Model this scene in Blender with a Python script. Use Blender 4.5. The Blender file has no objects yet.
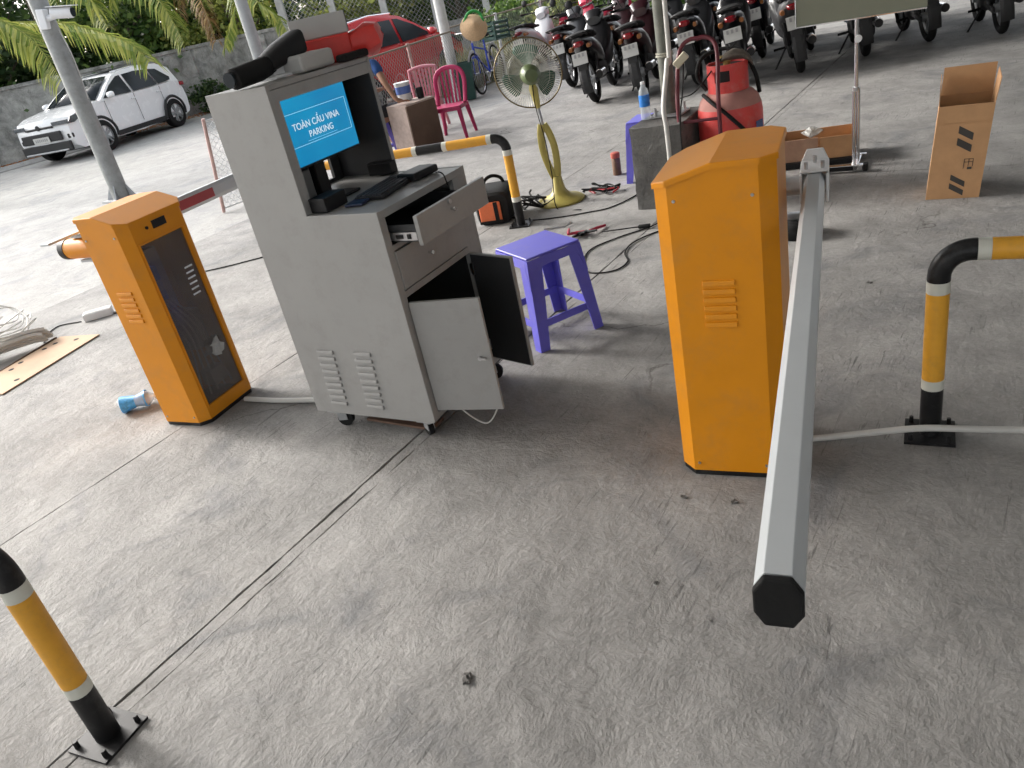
import bpy, bmesh, math, random
from mathutils import Vector, Matrix, Euler, Quaternion

S = bpy.context.scene
COL = S.collection
R = math.radians
random.seed(7)

# ------------------------------------------------------------------ camera
CAM_YAW, CAM_PITCH, CAM_ROLL, FPX, CAM_H = R(-36.96), R(27.03), R(-12.55), 777.0, 1.6
cam_d = bpy.data.cameras.new("camera")
cam = bpy.data.objects.new("camera", cam_d)
COL.objects.link(cam)
fw = Vector((math.sin(CAM_YAW) * math.cos(CAM_PITCH), math.cos(CAM_YAW) * math.cos(CAM_PITCH), -math.sin(CAM_PITCH)))
rt = Vector((math.cos(CAM_YAW), -math.sin(CAM_YAW), 0))
up = rt.cross(fw)
r2 = math.cos(CAM_ROLL) * rt + math.sin(CAM_ROLL) * up
u2 = -math.sin(CAM_ROLL) * rt + math.cos(CAM_ROLL) * up
cam.matrix_world = Matrix(((r2.x, u2.x, -fw.x, 0), (r2.y, u2.y, -fw.y, 0), (r2.z, u2.z, -fw.z, CAM_H), (0, 0, 0, 1)))
cam_d.sensor_width = 36
cam_d.lens = 36 * FPX / 1024
cam_d.clip_start = 0.05
cam_d.clip_end = 3000
S.camera = cam

# ------------------------------------------------------------------ light
SUN_EL, SUN_AZ = R(29), R(-91)          # azimuth measured from +Y towards +X
w = bpy.data.worlds.new("World")
S.world = w
w.use_nodes = True
nt = w.node_tree
sky = nt.nodes.new("ShaderNodeTexSky")
sky.sky_type = 'NISHITA'
sky.sun_disc = False
sky.sun_elevation = SUN_EL
sky.sun_rotation = SUN_AZ
sky.air_density = 1.0
sky.dust_density = 4.0
sky.ozone_density = 1.0
hs = nt.nodes.new("ShaderNodeHueSaturation")      # hazy, nearly white overcast sky
hs.inputs["Saturation"].default_value = .3
nt.links.new(sky.outputs[0], hs.inputs["Color"])
nt.links.new(hs.outputs[0], nt.nodes["Background"].inputs[0])
nt.nodes["Background"].inputs[1].default_value = 0.13
sd = bpy.data.lights.new("sun", 'SUN')
sd.energy = .7
sd.angle = R(10)
sd.color = (1.0, 0.97, 0.93)
sun = bpy.data.objects.new("sun", sd)
COL.objects.link(sun)
sdir = Vector((math.sin(SUN_AZ) * math.cos(SUN_EL), math.cos(SUN_AZ) * math.cos(SUN_EL), math.sin(SUN_EL)))
sun.rotation_euler = sdir.to_track_quat('Z', 'Y').to_euler()
sun.location = (-10, 0, 20)
S.view_settings.view_transform = 'Standard'
S.view_settings.look = 'None'
S.view_settings.gamma = 1
S.view_settings.exposure = 1.96
S.cycles.use_adaptive_sampling = True
S.cycles.adaptive_threshold = .02
S.cycles.max_bounces = 5
S.cycles.diffuse_bounces = 3
S.cycles.glossy_bounces = 3
S.cycles.transparent_max_bounces = 8

# ------------------------------------------------------------------ helpers
class MB:
    """collects shapes into one mesh"""
    def __init__(self):
        self.v = []; self.f = []; self.m = []; self.mi = 0
    def add(self, vs, fs):
        o = len(self.v)
        self.v += [tuple(p) for p in vs]
        for f in fs:
            self.f.append(tuple(i + o for i in f)); self.m.append(self.mi)
        return self
    def box(self, c, s, rot=None):
        hx, hy, hz = s[0] / 2, s[1] / 2, s[2] / 2
        vs = [Vector((x, y, z)) for x in (-hx, hx) for y in (-hy, hy) for z in (-hz, hz)]
        if rot: 
            e = rot if isinstance(rot, Matrix) else Euler(rot).to_matrix()
            vs = [e @ p for p in vs]
        c = Vector(c)
        return self.add([p + c for p in vs], [(0, 1, 3, 2), (4, 6, 7, 5), (0, 4, 5, 1), (2, 3, 7, 6), (0, 2, 6, 4), (1, 5, 7, 3)])
    def bx(self, x0, x1, y0, y1, z0, z1):
        return self.box(((x0 + x1) / 2, (y0 + y1) / 2, (z0 + z1) / 2), (x1 - x0, y1 - y0, z1 - z0))
    def prism(self, pts, axis, a0, a1):
        """2-D polygon extruded along an axis: 'x' -> pts are (y,z), 'y' -> (x,z), 'z' -> (x,y)"""
        def P(p, a):
            return (a, p[0], p[1]) if axis == 'x' else (p[0], a, p[1]) if axis == 'y' else (p[0], p[1], a)
        n = len(pts)
        return self.add([P(p, a0) for p in pts] + [P(p, a1) for p in pts],
                        [tuple(range(n))[::-1], tuple(range(n, 2 * n))] + [(i, (i + 1) % n, n + (i + 1) % n, n + i) for i in range(n)])
    def tube(self, path, r, seg=8, closed=False, caps=True, sx=1.0):
        path = [Vector(p) for p in path]
        n = len(path)
        rs = r if isinstance(r, (list, tuple)) else [r] * n
        rings = []; prev = None
        for i, p in enumerate(path):
            if closed: d = path[(i + 1) % n] - path[i - 1]
            else: d = path[min(i + 1, n - 1)] - path[max(i - 1, 0)]
            if d.length < 1e-9: d = Vector((0, 0, 1))
            d.normalize()
            if prev is None:
                a = Vector((0, 0, 1)) if abs(d.z) < .9 else Vector((1, 0, 0))
                x = d.cross(a).normalized()
            else:
                x = (prev - d * prev.dot(d))
                x = x.normalized() if x.length > 1e-6 else d.orthogonal().normalized()
            prev = x
            y = d.cross(x)
            rings.append([p + rs[i] * (math.cos(2 * math.pi * k / seg) * x * sx + math.sin(2 * math.pi * k / seg) * y) for k in range(seg)])
        vs = [q for rg in rings for q in rg]
        fs = []
        for i in range(n if closed else n - 1):
            j = (i + 1) % n
            for k in range(seg):
                l = (k + 1) % seg
                fs.append((i * seg + k, i * seg + l, j * seg + l, j * seg + k))
        if not closed and caps:
            fs.append(tuple(range(seg))[::-1]); fs.append(tuple((n - 1) * seg + k for k in range(seg)))
        return self.add(vs, fs)
    def cyl(self, a, b, r0, r1=None, seg=14):
        return self.tube([a, b], [r0, r0 if r1 is None else r1], seg)
    def lathe(self, prof, seg=24, c=(0, 0, 0), rot=None, caps=True):
        c = Vector(c); m = rot if isinstance(rot, Matrix) else (Euler(rot).to_matrix() if rot else Matrix.Identity(3))
        vs = []; n = len(prof)
        for r, z in prof:
            for k in range(seg):
                a = 2 * math.pi * k / seg
                vs.append(c + m @ Vector((r * math.cos(a), r * math.sin(a), z)))
        fs = [(i * seg + k, i * seg + (k + 1) % seg, (i + 1) * seg + (k + 1) % seg, (i + 1) * seg + k) for i in range(n - 1) for k in range(seg)]
        if caps and prof[0][0] > 1e-4: fs.append(tuple(range(seg))[::-1])
        if caps and prof[-1][0] > 1e-4: fs.append(tuple((n - 1) * seg + k for k in range(seg)))
        return self.add(vs, fs)
    def torus(self, c, R_, r, axis='x', seg=28, s2=8, a0=0, a1=2 * math.pi, sx=1.0):
        full = abs(a1 - a0) > 6.28
        n = seg if full else seg + 1
        pts = []
        for i in range(n):
            a = a0 + (a1 - a0) * i / seg
            u, v = R_ * math.cos(a), R_ * math.sin(a)
            q = (0, u, v) if axis == 'x' else (u, 0, v) if axis == 'y' else (u, v, 0)
            pts.append(Vector(c) + Vector(q))
        return self.tube(pts, r, s2, closed=full, sx=sx)
    def loft(self, secs, seg=14, caps=True, k=2.6):
        """secs: (y, z, half width, half height) superellipse rings along y"""
        vs = []; n = len(secs)
        for s in secs:
            y, z, hw, hh = s[:4]; xo = s[4] if len(s) > 4 else 0
            for i in range(seg):
                a = 2 * math.pi * i / seg
                ca, sa = math.cos(a), math.sin(a)
                x = math.copysign(abs(ca) ** (2 / k), ca) * hw; zz = math.copysign(abs(sa) ** (2 / k), sa) * hh
                vs.append((x + xo, y, z + zz))
        fs = [(i * seg + j, i * seg + (j + 1) % seg, (i + 1) * seg + (j + 1) % seg, (i + 1) * seg + j) for i in range(n - 1) for j in range(seg)]
        if caps:
            fs.append(tuple(range(seg))[::-1]); fs.append(tuple((n - 1) * seg + j for j in range(seg)))
        return self.add(vs, fs)
    def quad(self, a, b, c, d):
        return self.add([a, b, c, d], [(0, 1, 2, 3)])
    def build(self, name, mats, parent=None, smooth=False, bevel=0, seg=2, solid=0):
        me = bpy.data.meshes.new(name)
        me.from_pydata(self.v, [], self.f)
        if not isinstance(mats, (list, tuple)): mats = [mats]
        for m in mats: me.materials.append(m)
        for p, i in zip(me.polygons, self.m):
            p.material_index = i
        bm = bmesh.new(); bm.from_mesh(me)
        bmesh.ops.recalc_face_normals(bm, faces=bm.faces)
        bm.to_mesh(me); bm.free()
        if smooth:
            me.polygons.foreach_set("use_smooth", [True] * len(me.polygons))
            me.set_sharp_from_angle(angle=R(40))
        o = bpy.data.objects.new(name, me)
        COL.objects.link(o)
        if parent: o.parent = parent
        if solid:
            sm = o.modifiers.new("solid", 'SOLIDIFY'); sm.thickness = solid; sm.offset = 0
        if bevel:
            b = o.modifiers.new("bevel", 'BEVEL'); b.width = bevel; b.segments = seg; b.limit_method = 'ANGLE'; b.angle_limit = R(35)
            b.harden_normals = False
        return o

def tag(o, label=None, cat=None, group=None, kind=None):
    if label: o["label"] = label
    if cat: o["category"] = cat
    if group: o["group"] = group
    if kind: o["kind"] = kind
    return o

def thing(name, label, cat, loc=(0, 0, 0), rz=0.0, group=None, rot=None):
    o = bpy.data.objects.new(name, None)
    COL.objects.link(o)
    o.empty_display_size = .1
    o.location = loc
    o.rotation_euler = rot if rot else (0, 0, rz)
    return tag(o, label, cat, group)

def copy_tree(o, parent=None):
    c = o.copy(); COL.objects.link(c); c.parent = parent
    for ch in list(o.children): copy_tree(ch, c)
    return c

def catmull(pts, n=8):
    pts = [Vector(p) for p in pts]
    P = [pts[0] * 2 - pts[1]] + pts + [pts[-1] * 2 - pts[-2]]
    out = []
    for i in range(1, len(P) - 2):
        a, b, c, d = P[i - 1:i + 3]
        for k in range(n):
            t = k / n
            out.append(.5 * ((2 * b) + (c - a) * t + (2 * a - 5 * b + 4 * c - d) * t * t + (3 * b - a - 3 * c + d) * t ** 3))
    out.append(pts[-1])
    return out

# ------------------------------------------------------------------ materials
MATS = {}
def mat(name, col, rough=.5, metal=0.0, var=.08, scale=6.0, bump=0.0, bscale=60.0, dirt=None, dirt_amt=0.0, spec=.5, coat=0.0, trans=0.0, emit=None, es=0.0, sub=0.0):
    if name in MATS: return MATS[name]
    m = bpy.data.materials.new(name); m.use_nodes = True
    t = m.node_tree; b = t.nodes["Principled BSDF"]
    b.inputs["Roughness"].default_value = rough
    b.inputs["Metallic"].default_value = metal
    b.inputs["Specular IOR Level"].default_value = spec
    if coat: b.inputs["Coat Weight"].default_value = coat; b.inputs["Coat Roughness"].default_value = .08
    if trans: b.inputs["Transmission Weight"].default_value = trans
    tc = t.nodes.new("ShaderNodeTexCoord")
    n = t.nodes.new("ShaderNodeTexNoise"); n.inputs["Scale"].default_value = scale; n.inputs["Detail"].default_value = 6; n.inputs["Roughness"].default_value = .65
    t.links.new(tc.outputs["Object"], n.inputs["Vector"])
    rp = t.nodes.new("ShaderNodeValToRGB")
    c = Vector(col)
    rp.color_ramp.elements[0].position = .3; rp.color_ramp.elements[1].position = .7
    rp.color_ramp.elements[0].color = (*(c * (1 - var)), 1); rp.color_ramp.elements[1].color = (*(c * (1 + var)), 1)
    t.links.new(n.outputs[0], rp.inputs[0])
    out = rp.outputs[0]
    if dirt:
        n2 = t.nodes.new("ShaderNodeTexNoise"); n2.inputs["Scale"].default_value = scale * 2.3; n2.inputs["Detail"].default_value = 10; n2.inputs["Roughness"].default_value = .75
        t.links.new(tc.outputs["Object"], n2.inputs["Vector"])
        r2_ = t.nodes.new("ShaderNodeValToRGB"); r2_.color_ramp.elements[0].position = .5; r2_.color_ramp.elements[1].position = .72
        r2_.color_ramp.elements[0].color = (0, 0, 0, 1); r2_.color_ramp.elements[1].color = (dirt_amt,) * 3 + (1,)
        t.links.new(n2.outputs[0], r2_.inputs[0])
        mx = t.nodes.new("ShaderNodeMix"); mx.data_type = 'RGBA'
        t.links.new(r2_.outputs[0], mx.inputs[0]); t.links.new(out, mx.inputs[6]); mx.inputs[7].default_value = (*dirt, 1)
        out = mx.outputs[2]
    t.links.new(out, b.inputs["Base Color"])
    if var or dirt:
        mr = t.nodes.new("ShaderNodeMapRange"); mr.inputs[3].default_value = max(.02, rough - .08); mr.inputs[4].default_value = min(1, rough + .1)
        t.links.new(n.outputs[0], mr.inputs[0]); t.links.new(mr.outputs[0], b.inputs["Roughness"])
    if bump:
        n3 = t.nodes.new("ShaderNodeTexNoise"); n3.inputs["Scale"].default_value = bscale; n3.inputs["Detail"].default_value = 5
        t.links.new(tc.outputs["Object"], n3.inputs["Vector"])
        bp = t.nodes.new("ShaderNodeBump"); bp.inputs["Strength"].default_value = bump; bp.inputs["Distance"].default_value = .01
        t.links.new(n3.outputs[0], bp.inputs["Height"]); t.links.new(bp.outputs[0], b.inputs["Normal"])
    if emit:
        b.inputs["Emission Color"].default_value = (*emit, 1); b.inputs["Emission Strength"].default_value = es
    MATS[name] = m
    return m

def concrete(name, base, dark, light, bump=.5, street=False):
    m = bpy.data.materials.new(name); m.use_nodes = True
    t = m.node_tree; b = t.nodes["Principled BSDF"]; N = t.nodes; L = t.links
    g = N.new("ShaderNodeNewGeometry")
    def noise(sc, det=8, ro=.6, vec=None, dist=0):
        n = N.new("ShaderNodeTexNoise"); n.inputs["Scale"].default_value = sc; n.inputs["Detail"].default_value = det
        n.inputs["Roughness"].default_value = ro; n.inputs["Distortion"].default_value = dist
        L.new(vec or g.outputs["Position"], n.inputs["Vector"]); return n.outputs[0]
    def ramp(src, a, ca, b_, cb):
        r = N.new("ShaderNodeValToRGB"); r.color_ramp.elements[0].position = a; r.color_ramp.elements[1].position = b_
        r.color_ramp.elements[0].color = (*ca, 1); r.color_ramp.elements[1].color = (*cb, 1); L.new(src, r.inputs[0]); return r.outputs[0]
    def mix(f, a, c, mode='MIX'):
        x = N.new("ShaderNodeMix"); x.data_type = 'RGBA'; x.blend_type = mode
        if isinstance(f, float): x.inputs[0].default_value = f
        else: L.new(f, x.inputs[0])
        for s, i in ((a, 6), (c, 7)):
            if isinstance(s, tuple): x.inputs[i].default_value = (*s, 1)
            else: L.new(s, x.inputs[i])
        return x.outputs[2]
    W = (1, 1, 1); K = (0, 0, 0)
    big = ramp(noise(.7, 5, .62, dist=1.0), .38, dark, .62, light)
    mid = ramp(noise(3.2, 7, .74, dist=.5), .34, dark, .66, light)
    col = mix(.6, big, mid)
    fine = ramp(noise(60, 3, .7), .3, (.78, .78, .77), .7, (1.12, 1.12, 1.12))
    col = mix(.6, col, mix(1.0, col, fine, 'MULTIPLY'))
    # trowelled streaks: noise stretched along two directions
    mp = N.new("ShaderNodeMapping"); mp.inputs["Rotation"].default_value = (0, 0, R(35)); mp.inputs["Scale"].default_value = (9, 3.2, 5)
    L.new(g.outputs["Position"], mp.inputs[0])
    st = noise(1.0, 6, .72, mp.outputs[0], 1.1)
    col = mix(.14, col, mix(1.0, col, ramp(st, .3, (.75, .74, .73), .7, (1.15, 1.15, 1.15)), 'MULTIPLY'))
    # greyish blue and pinkish old stains
    col = mix(ramp(noise(1.5, 6, .68, dist=1.0), .54, K, .68, (.62,) * 3), col, (dark[0] * .72, dark[1] * .76, dark[2] * .84))
    col = mix(ramp(noise(.9, 5, .6, dist=.8), .62, K, .8, (.3,) * 3), col, (base[0] * 1.12, base[1] * .98, base[2] * .92))
    # scuffs: thin scratches in two directions, in patches
    for ang, msk in ((20, 2.1), (-48, 1.7)):
        m3 = N.new("ShaderNodeMapping"); m3.inputs["Rotation"].default_value = (0, 0, R(ang)); m3.inputs["Scale"].default_value = (70, 4.5, 4); L.new(g.outputs["Position"], m3.inputs[0])
        sc_ = ramp(noise(1.0, 3, .6, m3.outputs[0], 1.2), .60, K, .66, W)
        mk = ramp(noise(msk, 4, .6, dist=.8), .52, K, .62, (.75,) * 3)
        col = mix(mix(1.0, sc_, mk, 'MULTIPLY'), col, (dark[0] * .55, dark[1] * .55, dark[2] * .56))
    # oil spots
    col = mix(ramp(noise(2.6, 7, .8, dist=.2), .62, K, .74, (.6,) * 3), col, (.1, .098, .095))
    # speckles
    vo = N.new("ShaderNodeTexVoronoi"); vo.inputs["Scale"].default_value = 9.0; L.new(g.outputs["Position"], vo.inputs["Vector"])
    col = mix(ramp(vo.outputs["Distance"], .012, (.5,) * 3, .03, K), col, (.06, .055, .05))
    if not street:
        # hair cracks
        mp2 = N.new("ShaderNodeMapping"); mp2.inputs["Scale"].default_value = (.42, .42, .42); L.new(g.outputs["Position"], mp2.inputs[0])
        dn = N.new("ShaderNodeTexNoise"); dn.inputs["Scale"].default_value = 2.2; dn.inputs["Detail"].default_value = 8; L.new(mp2.outputs[0], dn.inputs["Vector"])
        ad = N.new("ShaderNodeVectorMath"); ad.operation = 'MULTIPLY_ADD'; L.new(dn.outputs["Color"], ad.inputs[0]); ad.inputs[1].default_value = (.7, .7, .7); L.new(mp2.outputs[0], ad.inputs[2])
        v2 = N.new("ShaderNodeTexVoronoi"); v2.feature = 'DISTANCE_TO_EDGE'; v2.inputs["Scale"].default_value = 1.0; L.new(ad.outputs[0], v2.inputs["Vector"])
        cr = ramp(v2.outputs["Distance"], .0008, W, .0026, K)
        cm = mix(1.0, cr, ramp(noise(.8, 3, .5), .5, K, .6, W), 'MULTIPLY')
        col = mix(cm, col, (.09, .085, .08))
    L.new(col, b.inputs["Base Color"])
    b.inputs["Roughness"].default_value = .78
    b.inputs["Specular IOR Level"].default_value = .35
    # relief
    h1 = noise(8, 7, .70, dist=.35); h2 = noise(55, 3, .7)
    ma = N.new("ShaderNodeMath"); ma.operation = 'MULTIPLY_ADD'; L.new(h2, ma.inputs[0]); ma.inputs[1].default_value = .16; L.new(h1, ma.inputs[2])
    mb_ = N.new("ShaderNodeMath"); mb_.operation = 'MULTIPLY_ADD'; L.new(st, mb_.inputs[0]); mb_.inputs[1].default_value = .12; L.new(ma.outputs[0], mb_.inputs[2])
    bp = N.new("ShaderNodeBump"); bp.inputs["Strength"].default_value = bump; bp.inputs["Distance"].default_value = .045
    L.new(mb_.outputs[0], bp.inputs["Height"]); L.new(bp.outputs[0], b.inputs["Normal"])
    return m

def leafmat(name, c0, c1, trans=.35):
    m = bpy.data.materials.new(name); m.use_nodes = True
    t = m.node_tree; b = t.nodes["Principled BSDF"]; N = t.nodes; L = t.links
    g = N.new("ShaderNodeNewGeometry")
    n = N.new("ShaderNodeTexNoise"); n.inputs["Scale"].default_value = .9; n.inputs["Detail"].default_value = 6; n.inputs["Roughness"].default_value = .8
    L.new(g.outputs["Position"], n.inputs["Vector"])
    r = N.new("ShaderNodeValToRGB"); r.color_ramp.elements[0].position = .35; r.color_ramp.elements[1].position = .65
    r.color_ramp.elements[0].color = (*c0, 1); r.color_ramp.elements[1].color = (*c1, 1)
    mi = N.new("ShaderNodeMix"); mi.data_type = 'FLOAT'; mi.inputs[0].default_value = .5
    L.new(n.outputs[0], mi.inputs[2]); L.new(g.outputs["Random Per Island"], mi.inputs[3])
    L.new(mi.outputs[0], r.inputs[0]); L.new(r.outputs[0], b.inputs["Base Color"])
    b.inputs["Roughness"].default_value = .55
    tl = N.new("ShaderNodeBsdfTranslucent"); L.new(r.outputs[0], tl.inputs[0])
    ms = N.new("ShaderNodeMixShader"); ms.inputs[0].default_value = trans
    L.new(b.outputs[0], ms.inputs[1]); L.new(tl.outputs[0], ms.inputs[2]); L.new(ms.outputs[0], N["Material Output"].inputs[0])
    return m

FLOOR = concrete("floor_concrete", (.275, .269, .26), (.19, .186, .18), (.365, .357, .346), .40)
STREET = concrete("street_concrete", (.34, .336, .325), (.28, .277, .268), (.42, .414, .40), .35, True)
JOINT = mat("joint_dirt", (.14, .134, .126), .95, var=.3, scale=20)
WALLM = concrete("old_wall", (.30, .295, .28), (.14, .14, .128), (.52, .515, .49), .6, True)
ORANGE = mat("orange_paint", (.71, .262, .005), .42, var=.05, scale=3, dirt=(.46, .22, .06), dirt_amt=.35, spec=.3, coat=.1, bump=.05, bscale=7)
ORANGE_TOP = ORANGE
KGREY = mat("kiosk_paint", (.30, .296, .288), .42, var=.04, scale=4, dirt=(.19, .18, .165), dirt_amt=.35, bump=.05, bscale=6)
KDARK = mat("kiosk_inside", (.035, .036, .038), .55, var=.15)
BLACKP = mat("black_plastic", (.009, .009, .010), .45, var=.2, spec=.3)
BLACKR = mat("black_rubber", (.010, .010, .010), .75, spec=.25, var=.2, bump=.1, bscale=120)
STEEL = mat("bare_steel", (.55, .55, .56), .3, 1.0, var=.1)
CHROME = mat("chrome", (.75, .75, .76), .15, 1.0, var=.05)
GALV = mat("galvanised", (.42, .43, .44), .5, .6, var=.15, scale=12)
PAINTW = mat("white_paint", (.72, .73, .74), .4, var=.04, dirt=(.45, .44, .42), dirt_amt=.2)
BOOMW = mat("boom_white", (.54, .57, .59), .4, .1, var=.04, scale=3, dirt=(.4, .4, .4), dirt_amt=.15)
REDREF = mat("red_reflective", (.40, .06, .07), .4, var=.1)
YEL = mat("bollard_yellow", (.74, .36, .03), .45, var=.08, scale=10, dirt=(.3, .2, .08), dirt_amt=.25)
TAPEW = mat("bollard_tape", (.62, .62, .55), .35, var=.08)
BLK = mat("bollard_black", (.008, .008, .009), .4, spec=.35, var=.2, dirt=(.1, .1, .1), dirt_amt=.3)
PVC = mat("pvc_white", (.56, .55, .52), .4, var=.06, dirt=(.4, .38, .34), dirt_amt=.3)
PURPLE = mat("purple_plastic", (.13, .12, .60), .38, var=.06, scale=5, dirt=(.25, .22, .45), dirt_amt=.3)
MAGENTA = mat("magenta_plastic", (.42, .016, .10), .35, var=.06)
PINK = mat("pink_plastic", (.56, .22, .26), .45, var=.06)
FANYEL = mat("fan_cream", (.45, .38, .10), .4, var=.08, dirt=(.25, .2, .08), dirt_amt=.3)
FANGRN = mat("fan_green", (.10, .135, .055), .4, var=.1)
BLADE = mat("fan_blade", (.02, .10, .065), .25, var=.1)
CARD = mat("cardboard", (.50, .285, .14), .85, var=.1, scale=8, bump=.1, bscale=40)
CARDIN = mat("cardboard_inside", (.36, .21, .11), .9, var=.1)
CARDP = mat("cardboard_pale", (.50, .33, .23), .9, var=.12, scale=14)
INK = mat("ink", (.05, .045, .04), .7, var=.1)
TANKRED = mat("cylinder_red", (.62, .055, .05), .42, var=.08, scale=5, dirt=(.45, .32, .28), dirt_amt=.35)
TANKDUST = mat("cylinder_dust", (.42, .20, .17), .8, var=.15, scale=10)
MAROON = mat("maroon_paint", (.13, .02, .03), .4, var=.15)
BLOCKM = concrete("block_concrete", (.12, .12, .115), (.06, .06, .058), (.17, .165, .155), .8, True)
GREYBOX = mat("grey_box", (.42, .42, .41), .5, var=.05)
REDFILM = mat("red_film", (.60, .028, .02), .42, var=.12, scale=14, bump=.35, bscale=18)
SKIN = mat("skin", (.36, .19, .12), .55, var=.08, sub=.1)
SHIRT = mat("blue_shirt", (.015, .06, .20), .85, var=.1, bump=.2, bscale=90)
TROUS = mat("dark_trousers", (.03, .03, .035), .9, var=.1)
HAIR = mat("black_hair", (.012, .01, .01), .5, var=.2)
WOODB = mat("brown_board", (.13, .075, .05), .6, var=.2, scale=5)
WOODLIT = mat("lit_board", (.46, .36, .31), .75, var=.15, scale=20)  # pale boards; the brightness of the lit faces is in this colour
GREENB = mat("dark_green_plastic", (.015, .06, .05), .5, var=.2)
BLUEP = mat("blue_paint", (.02, .06, .45), .35, var=.1)
STRAW = mat("straw", (.62, .42, .24), .8, var=.12, scale=40, bump=.3, bscale=60)
LEAFG = mat("bright_green_cloth", (.03, .30, .06), .7)
def glassy(name, col, rough=.05, alpha=1.0):
    m = mat(name, col, .12, var=.02, spec=.18)
    return m
CARGLASS = glassy("car_glass", (.02, .025, .03), .04)
CARWHITE = mat("car_white", (.78, .79, .80), .25, var=.01, coat=.6)
CARRED = mat("car_red", (.62, .025, .035), .28, var=.03, coat=.5)
CLAD = mat("black_cladding", (.018, .018, .019), .6, var=.1)
ALLOY = mat("alloy_wheel", (.38, .39, .40), .35, .7, var=.1)
LAMP = mat("lamp_lens", (.45, .48, .50), .08, var=.1, scale=20)
TAILR = mat("tail_lens", (.20, .01, .016), .12, var=.1)
PLATE = mat("plate_white", (.52, .52, .50), .4, var=.05)
DEADLEAF = mat("dry_leaf", (.34, .14, .05), .8, var=.3)
BARK = mat("bark", (.16, .13, .10), .9, var=.3, scale=12, bump=.8, bscale=14)
PALMLEAF = leafmat("palm_leaf", (.15, .22, .03), (.42, .43, .10), .45)
PALMDRY = leafmat("palm_dry_leaf", (.26, .14, .05), (.42, .28, .10), .3)
LEAF_A = leafmat("leaf_mid", (.045, .10, .02), (.15, .23, .05))
LEAF_B = leafmat("leaf_yellow", (.13, .18, .03), (.36, .39, .09))
LEAF_C = leafmat("leaf_dark", (.022, .052, .016), (.075, .13, .035))
GRASSM = leafmat("dry_grass", (.14, .16, .05), (.34, .32, .16))
ROOFM = mat("roof_sheet", (.62, .62, .60), .5, var=.05)      # translucent roofing added to let fill light through
_t = ROOFM.node_tree
_tr = _t.nodes.new("ShaderNodeBsdfTranslucent"); _tr.inputs[0].default_value = (.80, .78, .74, 1)
_ms = _t.nodes.new("ShaderNodeMixShader"); _ms.inputs[0].default_value = .06
_t.links.new(_t.nodes["Principled BSDF"].outputs[0], _ms.inputs[1]); _t.links.new(_tr.outputs[0], _ms.inputs[2]); _t.links.new(_ms.outputs[0], _t.nodes["Material Output"].inputs[0])
ROOFO = mat("opaque_roof_sheet", (.22, .22, .215), .5, var=.05)
PLASTER = mat("plaster", (.62, .61, .59), .85, var=.1)

def clear_plastic(name, col, a):
    m = bpy.data.materials.new(name); m.use_nodes = True
    t = m.node_tree; b = t.nodes["Principled BSDF"]
    b.inputs["Base Color"].default_value = (*col, 1); b.inputs["Roughness"].default_value = .12
    b.inputs["Alpha"].default_value = a
    return m
CLEAR = clear_plastic("clear_plastic", (.75, .82, .86), .35)
DOORGLASS = clear_plastic("door_glass", (.13, .112, .106), .52)
BLUELAB = mat("blue_label", (.02, .20, .62), .35, var=.2, scale=40)

# ================================================================== SETTING
# ground sheet to the horizon
g = MB(); g.quad((-400, -400, -.012), (400, -400, -.012), (400, 400, -.012), (-400, 400, -.012))
tag(g.build("ground", STREET), kind="structure")
# canopy floor: concrete slabs with open joints, over a dirt-filled bed
fl = MB(); fl.bx(-6.6, 10.0, -6.0, 13.6, -.011, -.008)
floor = tag(fl.build("floor", JOINT), kind="structure")
def slab(x0, x1, y0, y1, gp=.006, jt=.004, top=0.0):
    rnd = random.Random(int((x0 + 50) * 100 + y0 * 7))
    def edge(a, b, n):
        return [(a[0] + (b[0] - a[0]) * i / n, a[1] + (b[1] - a[1]) * i / n) for i in range(n)]
    x0 += gp; x1 -= gp; y0 += gp; y1 -= gp
    nx = max(2, int((x1 - x0) / .07)); ny = max(2, int((y1 - y0) / .07))
    pts = edge((x0, y0), (x1, y0), nx) + edge((x1, y0), (x1, y1), ny) + edge((x1, y1), (x0, y1), nx) + edge((x0, y1), (x0, y0), ny)
    pts = [(x + rnd.uniform(-jt, jt), y + rnd.uniform(-jt, jt)) for x, y in pts]
    b = MB(); b.prism(pts, 'z', -.0075, top)
    o = b.build("slab", FLOOR, floor)
    return o
for a, b_, ys, gp, jt in ((-6.6, -3.37, (-6.0, 13.6), .0025, .002), (-3.37, -2.070, (-6.0, 13.6), .003, .004), (-2.012, 2.9, (-6.0, 5.63, 13.6), .003, .004), (2.9, 10.0, (-6.0, 5.63, 13.6), .003, .003)):
    for y0_, y1_ in zip(ys[:-1], ys[1:]): slab(a, b_, y0_, y1_, gp, jt)
slab(-2.064, -2.0135, -6.0, 13.6, .0005, .004, -.0015)      # ragged mortar strip along the cut joint

# canopy over the parking floor (above the picture) with purlins; edges set to shape the light
roof = thing("canopy_roof", "corrugated sheet canopy over the concrete parking floor, above the frame", "roof", (0, 0, 0))
rb = MB()
n = 90
vs = []; fs = []
X0, X1, Y0, Y1 = -7.7, 10.2, -9.0, 20.0
for i in range(n + 1):
    y = Y0 + (Y1 - Y0) * i / n
    dz = .025 * (i % 2)
    vs += [(X0, y, 3.8 + dz), (X1, y, 4.6 + dz)]
for i in range(n): fs.append((2 * i, 2 * i + 1, 2 * i + 3, 2 * i + 2))
na = 40
rb.add(vs[:2 * (na + 1)], fs[:na]); rb.build("fill_light_sheet", ROOFM, roof)  # translucent near part added for soft top light on the floor
rb = MB(); vs = [(-6.7 if p[0] == X0 else p[0], p[1], p[2]) for p in vs]; rb.add(vs, fs[na:]); rb.build("roof_sheet", ROOFO, roof)
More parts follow.
